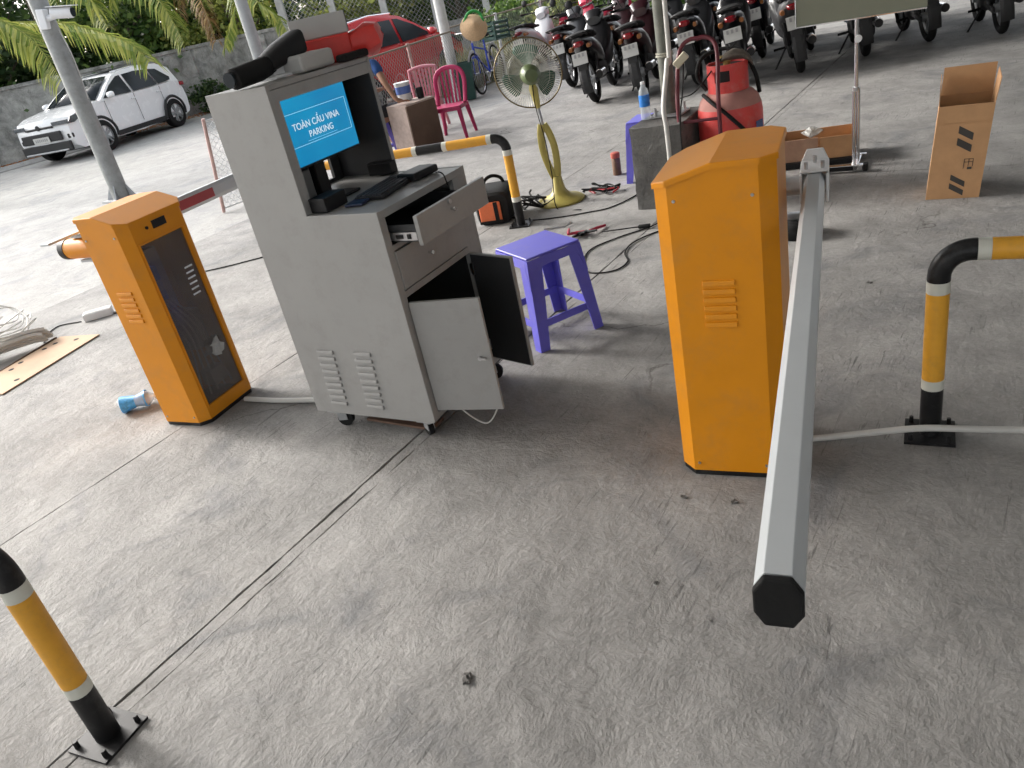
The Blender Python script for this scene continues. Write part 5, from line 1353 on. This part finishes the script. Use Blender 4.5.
    for k in range(7): m.box((-.16 + .053 * k, 2.275, .56), (.032, .003, .06))
    m.build("plate_marks", mat("plate_mark", (.3, .3, .3), .6), t)
    m = MB(); m.lathe([(0, 0), (.06, 0), (.055, .012), (0, .014)], 18, (0, 2.235, .82), (R(-90), 0, 0)); m.build("emblem", CLAD, t)
    for y in (yf, yr):
        for s_ in (-1, 1):
            x = s_ * .80
            b = MB(); b.lathe([(.22, -.11), (.31, -.115), (.345, -.09), (.345, .09), (.31, .115), (.22, .11)], 32, (x, y, wr), (0, R(90), 0), caps=False); w_ = b.build("wheel", BLACKR, t, smooth=True)
            b = MB(); b.lathe([(.235, -.06), (.235, .095), (.222, .10), (.215, .06), (.215, -.06)], 32, (x, y, wr), (0, R(90 * s_), 0), caps=False)
            for k in range(5):
                for dd in (-.16, .16):
                    a = 2 * math.pi * k / 5 + dd; b.box((x + s_ * .085, y + .12 * math.cos(a + dd * .3), wr + .12 * math.sin(a + dd * .3)), (.03, .21, .032), (a, 0, 0))
            b.cyl((x + s_ * .04, y, wr), (x + s_ * .105, y, wr), .055); b.build("rim", ALLOY, w_)
            b = MB(); b.cyl((x + s_ * .0, y, wr), (x + s_ * .03, y, wr), .22, seg=24); b.build("brake_disc", CLAD, w_)
    for yc in (yf, yr):
        m = MB(); m.box((0, yc, .45), (1.5, .8, .5)); m.build("wheel_well", CLAD, t)
    return t
hx, hy = -17.14 + 17.84, 10.26 - 12.74
hd = math.atan2(hy, hx)
crz = hd - math.pi / 2
side = Vector((math.cos(hd + math.pi / 2), math.sin(hd + math.pi / 2), 0))     # car's left (seen) side
mid = Vector(((-17.14 - 17.84) / 2, (10.26 + 12.74) / 2, -.012)) - side * .86
car("white crossover car parked along the old concrete wall", mid, crz, CARWHITE, "white").scale = (.95, .95, .95)
car("red car parked behind the wire fence, mostly hidden by the kiosk", (-10.15, 11.5, -.012), R(3), CARRED, "red").scale = (.93, .93, .93)

#%%PART5
# ================================================================== POLES
def pole(label, loc, r, h, m_, cam_=False):
    t = thing("steel_pole", label, "pole", loc, 0)
    m = MB(); m.tube([(0, 0, 0), (0, 0, h)], [r, r * .96], 20); m.build("shaft", m_, t, smooth=True)
    m = MB(); m.bx(-r * 1.7, r * 1.7, -r * 1.7, r * 1.7, 0, .02); m.build("base_plate", GALV, t)
    for k in range(4):
        a = k * math.pi / 2 + .6
        m = MB(); c, s_ = math.cos(a), math.sin(a)
        m.add([(c * r * .9, s_ * r * .9, .02), (c * r * 1.75, s_ * r * 1.75, .02), (c * r * .9, s_ * r * .9, .22)], [(0, 1, 2)]); m.build("gusset", GALV, t, solid=.01)
    return t
pole("thick grey steel pole with a white security camera at the upper left", (-10.5, 6.15, -.01), .115, 4.6, mat("pole_grey", (.26, .27, .265), .5, .3, var=.2, scale=8, dirt=(.14, .13, .12), dirt_amt=.4))
pole("grey steel pole rising behind the kiosk's top", (-10.4, 9.2, -.01), .095, 4.6, mat("pole_grey2", (.32, .33, .33), .5, .3, var=.12, scale=8))
pole("white painted steel pole at the wire fence behind the chairs", (-8.1, 11.06, -.01), .085, 4.4, mat("pole_white", (.62, .62, .61), .5, .1, var=.06, scale=6, dirt=(.3, .29, .26), dirt_amt=.35))
CV = thing("security_camera", "white bullet security camera mounted on the thick grey pole", "camera", (-10.40, 6.10, 2.27), rot=(0, R(8), R(28)))
CV.scale = (1.25, 1.25, 1.25)
m = MB(); m.bx(-.06, .02, -.05, .05, -.09, .09); m.build("mount_box", PAINTW, CV, bevel=.01)
m = MB(); m.tube([(0, 0, 0), (.08, 0, .02), (.13, 0, .03)], .028, 12); m.build("arm", PAINTW, CV, smooth=True)
m = MB(); m.lathe([(0, 0), (.05, 0), (.052, .02), (.052, .2), (.045, .21), (0, .21)], 20, (.08, 0, .05), (0, R(90), 0)); m.build("body", PAINTW, CV, smooth=True)
m = MB(); m.lathe([(0, .205), (.042, .211), (.042, .218), (0, .218)], 18, (.08, 0, .05), (0, R(90), 0)); m.build("lens", CARGLASS, CV)
m = MB(); m.bx(.06, .33, -.06, .06, .105, .112); m.build("sunshield", PAINTW, CV)
m = MB(); m.tube(catmull([(-10.42, 6.2, 2.2), (-10.38, 6.22, 1.9), (-10.42, 6.24, 1.6), (-10.40, 6.2, 1.3)], 8), .008, 6); tag(m.build("camera_cable", PVC), "white cable hanging from the security camera along the pole", "cable")

# ================================================================== CHAIN-LINK FENCES
def chain(name, label, A, B, h, cell, r, posts, z0=.04, postm=PAINTW, railm=GALV, wirem=None, pr=.025, square=False):
    A = Vector(A); B = Vector(B); d = B - A; L = d.length; d.normalize()
    t = thing(name, label, "fence", A, math.atan2(d.y, d.x))
    m = MB()
    n_ = int((L + h) / cell) + 1
    s2 = 1.0
    def clip(x0, zA, x1, zB):
        # clip the diagonal to 0..L
        if x0 < 0: f = (0 - x0) / (x1 - x0); x0, zA = 0, zA + (zB - zA) * f
        if x1 > L: f = (L - x0) / (x1 - x0); x1, zB = L, zA + (zB - zA) * f
        return x0, zA, x1, zB
    hh = (h - z0)
    for i in range(int(-hh / cell) - 1, int(L / cell) + 1):
        x0 = i * cell
        x1 = x0 + hh
        if x1 <= 0 or x0 >= L: continue
        a = clip(x0, z0, x1, h); m.tube([(a[0], r, a[1]), (a[2], r, a[3])], r, 3, caps=False)
        a = clip(x0, h, x1, z0); m.tube([(a[0], -r, a[1]), (a[2], -r, a[3])], r, 3, caps=False)
    m.build("wire_mesh", wirem or GALV, t)
    for z in (h, z0):
        m = MB(); m.tube([(0, 0, z), (L, 0, z)], .014 if z == h else .008, 8); m.build("rail", railm, t, smooth=True)
    for x in posts:
        m = MB()
        if square: m.bx(x - pr, x + pr, -pr - .03, pr - .03, 0, h + .12)
        else: m.tube([(x, 0, 0), (x, 0, h + .03)], pr, 12)
        m.build("post", postm, t, smooth=not square)
    return t
FW = mat("fence_wire", (.36, .36, .35), .5, .4, var=.15)
chain("wire_fence", "low chain-link fence with tube rail in front of the red car", (-7.32, 8.0, -.01), (-7.95, 11.0, -.01), 1.06, .075, .0028, [0, 1.5], postm=mat("post_red_white", (.5, .33, .30), .6, var=.2), railm=mat("rail_rust", (.24, .20, .15), .6, .3, var=.2), wirem=FW)
chain("wire_fence", "low chain-link fence continuing behind the bicycle and fan", (-8.22, 11.15, -.01), (-8.5, 16.6, -.01), 1.1, .075, .0028, [1.8, 3.6, 5.4], railm=mat("rail_rust", (.24, .20, .15), .6), wirem=FW)
chain("boundary_fence", "tall boundary fence of concrete posts and wire in front of the trees", (-16.6, 15.9, -.01), (-9.0, 20.6, -.01), 2.5, .12, .005, [0, 1.3, 2.6, 3.9, 5.2, 6.5, 7.8], postm=mat("fence_post_concrete", (.42, .42, .40), .8, var=.15), railm=PAINTW, wirem=FW, pr=.085, square=True)
MP = chain("mesh_panel", "small framed wire mesh panel leaning behind the left barrier boom", (-7.294, 5.306, 0), (-7.10, 6.45, 0), .98, .075, .003, [0, 1.13], postm=mat("post_red_white", (.5, .33, .30), .6), railm=PAINTW, wirem=PAINTW, pr=.018)
MP.rotation_euler = (R(16), 0, MP.rotation_euler[2])
LW = thing("low_wall", "low weathered wall under the boundary fence", "wall", (-16.6, 15.98, -.012), math.atan2(4.7, 7.6))
m = MB(); m.bx(-.1, 9.0, 0.02, .20, 0, .95); m.build("wall_body", WALLM, LW)

# ================================================================== OLD WALL
OW = thing("boundary_wall", "old mouldy concrete wall with piers behind the white car", "wall", (0, 0, -.012))
wp = [(-23.6, 2.0), (-21.4, 9.6), (-19.6, 14.9), (-16.7, 16.1)]
for (a, b_) in zip(wp[:-1], wp[1:]):
    d = Vector((b_[0] - a[0], b_[1] - a[1], 0)); L = d.length; an = math.atan2(d.y, d.x)
    m = MB(); m.bx(0, L, -.08, .08, 0, 1.62); m.bx(0, L, -.12, .12, 1.62, 1.70)
    c, s_ = math.cos(an), math.sin(an)
    m.v = [(a[0] + x * c - y * s_, a[1] + x * s_ + y * c, z) for x, y, z in m.v]; m.build("wall_panel", WALLM, OW)
    for k in range(int(L / 2.2) + 1):
        m = MB(); x = k * 2.2 + .1; m.bx(x - .13, x + .13, -.16, -.085, 0, 1.60)
        m.v = [(a[0] + x_ * c - y * s_, a[1] + x_ * s_ + y * c, z) for x_, y, z in m.v]; m.build("pier", WALLM, OW)
KB = MB(); KB.tube([(-20.9, 4.0, 0), (-19.9, 8.5, 0), (-19.2, 12.0, 0)], .09, 4)
tag(KB.build("kerb", STREET), kind="structure")

# ================================================================== VEGETATION
def leaves(mb, c, rx, ry, rz_, n, s, seed, clumps=14):
    rnd = random.Random(seed)
    cl = []
    for _ in range(clumps):
        while True:
            p = Vector((rnd.uniform(-1, 1), rnd.uniform(-1, 1), rnd.uniform(-1, 1)))
            if .35 < p.length < 1: break
        cl.append((p, rnd.uniform(.22, .5)))
    c = Vector(c)
    for i in range(n):
        p, q = cl[rnd.randrange(clumps)]
        o = Vector((rnd.gauss(0, 1), rnd.gauss(0, 1), rnd.gauss(0, .8))) * q * .6
        w_ = p + o
        P = c + Vector((w_.x * rx, w_.y * ry, w_.z * rz_))
        if P.z < .05: continue
        l = s * rnd.uniform(.6, 1.4)
        d = Vector((rnd.gauss(0, 1), rnd.gauss(0, 1), rnd.gauss(-.25, .6))).normalized()
        sdv = d.cross(Vector((rnd.gauss(0, 1), rnd.gauss(0, 1), rnd.gauss(0, 1)))).normalized() * l * .32
        mb.add([P, P + d * l * .45 + sdv, P + d * l, P + d * l * .45 - sdv], [(0, 1, 2, 3)])
def tree(name, label, cat, loc, rx, ry, rz_, zc, n, s, mt, seed, clumps=16, group=None, trunk_r=.12):
    t = thing(name, label, cat, loc, 0, group)
    rnd = random.Random(seed * 3 + 1)
    m = MB(); tp = [(0, 0, 0), (rnd.uniform(-.1, .1), rnd.uniform(-.1, .1), zc * .5), (rnd.uniform(-.2, .2), rnd.uniform(-.2, .2), zc)]
    m.tube(catmull(tp, 4), [trunk_r * (1 - .5 * i / 8) for i in range(9)], 10)
    for k in range(6):
        a = rnd.uniform(0, 6.28); z = zc * rnd.uniform(.35, .8)
        e = Vector((math.cos(a) * rx * .7, math.sin(a) * ry * .7, zc + rnd.uniform(-.2, .5) * rz_))
        m.tube(catmull([(0, 0, z), (e.x * .4, e.y * .4, (z + e.z) * .52), e], 4), [trunk_r * .45 * (1 - .8 * i / 8) for i in range(9)], 6)
    m.build("trunk", BARK, t, smooth=True)
    m = MB(); leaves(m, (0, 0, zc), rx, ry, rz_, n, s, seed, clumps); m.build("crown", mt, t)
    return t
VEG = [
 ("dark shady tree behind the wall at the far left", (-24.5, 7.5, 0), 2.6, 2.6, 1.7, 2.5, 5200, .20, LEAF_C, 1),
 ("dark leafy tree behind the wall above the white car", (-23.6, 11.6, 0), 2.4, 2.4, 1.8, 2.5, 5200, .20, LEAF_C, 2),
 ("mid green tree behind the wall right of the white car's roof", (-21.9, 14.8, 0), 1.9, 1.9, 1.5, 2.6, 4800, .18, LEAF_A, 3),
 ("yellow green bush spilling over the wall behind the kiosk", (-19.4, 16.6, 0), 1.5, 1.5, 1.1, 2.1, 4200, .15, LEAF_B, 4),
 ("yellow green tree behind the boundary fence", (-16.6, 18.3, 0), 1.7, 1.7, 1.4, 2.0, 4600, .16, LEAF_B, 5),
 ("mid green tree behind the boundary fence above the red car", (-14.0, 19.9, 0), 1.8, 1.8, 1.6, 1.9, 4800, .17, LEAF_A, 6),
 ("pale green tree at the far end of the boundary fence", (-11.4, 21.2, 0), 1.7, 1.7, 1.5, 1.7, 4600, .17, LEAF_B, 7),
 ("dark tree farther back above the wall", (-24.8, 19.0, 0), 3.2, 3.2, 2.4, 3.2, 5200, .25, LEAF_C, 8),
 ("dark tree farther back behind the boundary fence", (-17.5, 24.0, 0), 3.4, 3.4, 2.4, 2.8, 5200, .26, LEAF_C, 9),
 ("tall dark tree behind the wall at the upper left corner", (-26.0, 13.0, 0), 2.8, 2.8, 2.2, 4.2, 5200, .22, LEAF_C, 11),
 ("dense tree farther left behind the wall", (-27.5, 9.0, 0), 2.8, 2.8, 2.2, 4.0, 5200, .22, LEAF_A, 12),
 ("leafy tree at the end of the motorbike row's lane", (-9.6, 22.5, 0), 2.2, 2.2, 1.8, 1.9, 4600, .2, LEAF_A, 10),
]
for lb_, loc, rx, ry, rz_, zc, n_, s_, mt, sd0 in VEG:
    tree("leafy_tree", lb_, "tree", loc, rx, ry, rz_, zc, n_, s_, mt, sd0, 18, "trees along the boundary")
tree("shrub", "green shrub by the wire fence left of the pink scooter", "shrub", (-8.9, 14.6, 0), .55, .8, .5, .7, 2200, .10, LEAF_A, 31, 10, trunk_r=.03)
tree("shrub", "bright green shrub behind the wire fence above the fan", "shrub", (-9.2, 16.4, 0), .7, .7, .5, .8, 2200, .11, LEAF_B, 32, 10, trunk_r=.03)
tree("shrub", "dark green shrub behind the pink scooter", "shrub", (-7.6, 16.8, 0), .8, .8, .55, .75, 2600, .11, LEAF_A, 33, 10, trunk_r=.03)
tree("shrub", "straggly weed at the wall foot behind the white car's bumper", "shrub", (-18.9, 14.7, 0), .5, .5, .35, .4, 1000, .10, LEAF_C, 34, 8, trunk_r=.02)
m = MB(); rt3 = random.Random(77)
for i in range(36000):
    f = rt3.random(); bx_ = -33 + f * 24; by_ = 1 + f * 28
    o_ = rt3.uniform(0, 5.0); x = bx_ - o_ * .72 + rt3.gauss(0, .4); y = by_ + o_ * .7 + rt3.gauss(0, .4); z = abs(rt3.gauss(1.8, 1.7))
    l = rt3.uniform(.16, .36); d = Vector((rt3.gauss(0, 1), rt3.gauss(0, 1), rt3.gauss(-.2, .6))).normalized(); q = d.orthogonal().normalized() * l * .33
    P = Vector((x, y, z)); m.add([P, P + d * l * .45 + q, P + d * l, P + d * l * .45 - q], [(0, 1, 2, 3)])
tag(m.build("thicket", LEAF_C), "dense dark thicket far behind the wall and fence", "thicket", kind="stuff")
# weeds and dry grass along the fence
rnd = random.Random(21)
m = MB()
for i in range(5200):
    f = rnd.random(); y = 11.6 + f * 6.5; x = -8.4 - .0 * y - abs(rnd.gauss(0, .5)) + (-.06 * (y - 11.6))
    h_ = rnd.uniform(.12, .75); a = rnd.uniform(0, 6.28); wv = rnd.uniform(.006, .014)
    b0 = Vector((x, y, -.01)); tip = b0 + Vector((math.cos(a) * h_ * .35, math.sin(a) * h_ * .35, h_)); mid_ = b0 + Vector((math.cos(a) * h_ * .1, math.sin(a) * h_ * .1, h_ * .6)); sv = Vector((-math.sin(a), math.cos(a), 0)) * wv
    m.add([b0 - sv, b0 + sv, mid_ + sv * .8, mid_ - sv * .8, tip], [(0, 1, 2, 3), (3, 2, 4)])
tag(m.build("dry_grass", GRASSM), "dry grass and weeds growing along the wire fence", "grass", kind="stuff")
m = MB()
for i in range(1500):
    f = rnd.random(); x = -21.6 + f * 2.6 + rnd.gauss(0, .35); y = 8 + f * 7.2 + rnd.gauss(0, .3); a = rnd.uniform(0, 6.28); l = rnd.uniform(.03, .08)
    m.add([(x, y, 0), (x + l * math.cos(a), y + l * math.sin(a), .02), (x + l * 1.3 * math.cos(a + .5), y + l * 1.3 * math.sin(a + .5), .01), (x + .5 * l * math.cos(a + 1), y + .5 * l * math.sin(a + 1), 0)], [(0, 1, 2, 3)])
tag(m.build("fallen_leaves", DEADLEAF), "fallen dry leaves along the foot of the wall", "leaves", kind="stuff")

def frond(mb, base, az, el, L, droop, seed, n=46, ll=.62, width=.022, path=None):
    rnd = random.Random(seed)
    if path:
        N = 14; cp = catmull(path, 7); pts = [cp[min(len(cp) - 1, round(i * (len(cp) - 1) / N))] for i in range(N + 1)]
        return frond_leaves(mb, pts, N, rnd, n, ll, width)
    base = Vector(base); d0 = Vector((math.cos(az) * math.cos(el), math.sin(az) * math.cos(el), math.sin(el)))
    pts = []; p = base.copy(); d = d0.copy(); N = 14
    for i in range(N + 1):
        pts.append(p.copy()); p = p + d * (L / N); d = (d + Vector((0, 0, -droop / N * (1 + i / N)))).normalized()
    frond_leaves(mb, pts, N, rnd, n, ll, width)
def frond_leaves(mb, pts, N, rnd, n, ll, width):
    mb.tube(pts, [.022 * (1 - .85 * i / N) + .003 for i in range(N + 1)], 5)
    for i in range(n):
        u = .12 + .88 * i / n; k = min(N - 1, int(u * N)); f = u * N - k
        q = pts[k].lerp(pts[k + 1], f); tdir = (pts[k + 1] - pts[k]).normalized()
        sidev = tdir.cross(Vector((0, 0, 1)))
        sidev = sidev.normalized() if sidev.length > .05 else Vector((1, 0, 0))
        for s_ in (-1, 1):
            l = ll * (1 - abs(u - .45) * .9) * rnd.uniform(.85, 1.12)
            dd = (sidev * s_ * .75 + tdir * .55 + Vector((0, 0, rnd.uniform(-.25, .05)))).normalized()
            m1 = q + dd * l * .5 + Vector((0, 0, -.03 * l)); tip = q + dd * l * .92 + Vector((0, 0, -.42 * l * rnd.uniform(.7, 1.3)))
            wv = dd.cross(Vector((0, 0, 1))).normalized() * width * rnd.uniform(.8, 1.2) + Vector((0, 0, .006))
            mb.add([q - wv * .5, q + wv * .5, m1 + wv, m1 - wv, tip], [(0, 1, 2, 3), (3, 2, 4)])
def palm(label, crown, base, fronds, seed, dry=0, paths=()):
    t = thing("palm_tree", label, "palm", (base[0], base[1], 0))
    c = Vector(crown) - Vector((base[0], base[1], 0))
    m = MB(); m.tube(catmull([(0, 0, -.02), (c.x * .2, c.y * .2, c.z * .45), c], 8), [.17 - .05 * i / 16 for i in range(17)], 12); m.build("trunk", BARK, t, smooth=True)
    for i, (az, el, L, dr_) in enumerate(fronds):
        m = MB(); frond(m, c, R(az), R(el), L, dr_, seed + i, ll=.62 if L > 3 else .5)
        m.build("frond", PALMDRY if i < dry else PALMLEAF, t)
    for i, (pth, dr2, ll_) in enumerate(paths):
        o_ = Vector((base[0], base[1], 0)); m = MB()
        frond(m, c, 0, 0, 1, 0, seed + 50 + i, n=64, ll=ll_, path=[c] + [Vector(p) - o_ for p in pth])
        m.build("frond", PALMDRY if dr2 else PALMLEAF, t)
    m = MB()
    for k in range(7):
        a = k * .9; m.lathe([(0, -.12), (.08, -.08), (.1, 0), (.07, .09), (0, .12)], 10, c + Vector((math.cos(a) * .2, math.sin(a) * .2, -.18 - .03 * (k % 3))))
    m.build("coconuts", mat("coconut", (.16, .18, .05), .6), t, smooth=True)
    return t
palm("coconut palm at the far left whose fronds hang over the white car", (-16.3, 6.6, 3.75), (-16.6, 6.0), [(80, 40, 4.0, 1.4), (-20, 35, 4.2, 1.3), (-60, 30, 4, 1.3), (130, 45, 4, 1.3), (190, 40, 4, 1.3), (250, 40, 4, 1.3), (50, 62, 4.0, 1.4)], 100, paths=[([(-14.34, 7.25, 2.79), (-13.93, 7.43, 2.59), (-13.57, 7.52, 2.31), (-13.28, 7.53, 1.97), (-13.01, 7.46, 1.55)], 0, .62), ([(-15.06, 7.6, 2.75), (-14.43, 7.98, 2.55), (-13.87, 8.33, 2.42), (-13.3, 8.61, 2.15), (-12.86, 8.77, 1.88), (-12.55, 8.79, 1.55)], 0, .68)])
palm("coconut palm behind the wall with yellow fronds above the kiosk", (-19.2, 16.3, 4.0), (-19.6, 16.9), [(-80, 0, 2.6, 1.7), (-50, 20, 3.6, 1.7), (-20, 30, 3.6, 1.6), (-100, 30, 3.8, 1.7), (-130, 30, 3.8, 1.5), (20, 35, 3.6, 1.6), (-65, 45, 3.8, 1.7), (90, 40, 3.5, 1.4), (160, 40, 3.5, 1.4), (220, 40, 3.5, 1.4)], 200, dry=1, paths=[([(-17.6, 15.0, 3.6), (-15.86, 13.99, 2.59), (-15.87, 13.61, 2.01), (-15.93, 13.22, 1.47)], 0, .5), ([(-17.5, 15.2, 3.6), (-15.57, 14.1, 2.43), (-15.04, 14.17, 1.92), (-14.7, 14.07, 1.5)], 0, .5), ([(-18.2, 14.8, 3.6), (-16.99, 13.83, 2.58), (-16.75, 13.7, 2.08), (-16.58, 13.54, 1.64)], 1, .4)])
palm("coconut palm behind the boundary fence", (-15.2, 20.4, 3.9), (-15.4, 20.8), [(-70, 10, 3.4, 1.7), (-40, 25, 3.6, 1.6), (-100, 25, 3.6, 1.6), (-130, 30, 3.6, 1.5), (-10, 30, 3.6, 1.6), (60, 40, 3.5, 1.4), (150, 40, 3.5, 1.4)], 300)
palm("coconut palm behind the wall above the white car", (-21.8, 12.6, 4.4), (-22.3, 12.9), [(-60, 5, 3.6, 1.6), (-20, 20, 3.8, 1.6), (10, 25, 3.8, 1.6), (-95, 25, 3.8, 1.5), (50, 30, 3.6, 1.5), (120, 40, 3.5, 1.4), (200, 40, 3.5, 1.4)], 400, paths=[([(-18.5, 11.3, 3.9), (-16.79, 10.81, 3.1), (-16.5, 10.81, 2.78), (-16.23, 10.72, 2.31)], 0, .55), ([(-18.8, 12.4, 3.8), (-16.54, 12.21, 2.81), (-16.09, 12.18, 2.24), (-15.8, 12.06, 1.75)], 0, .55)])
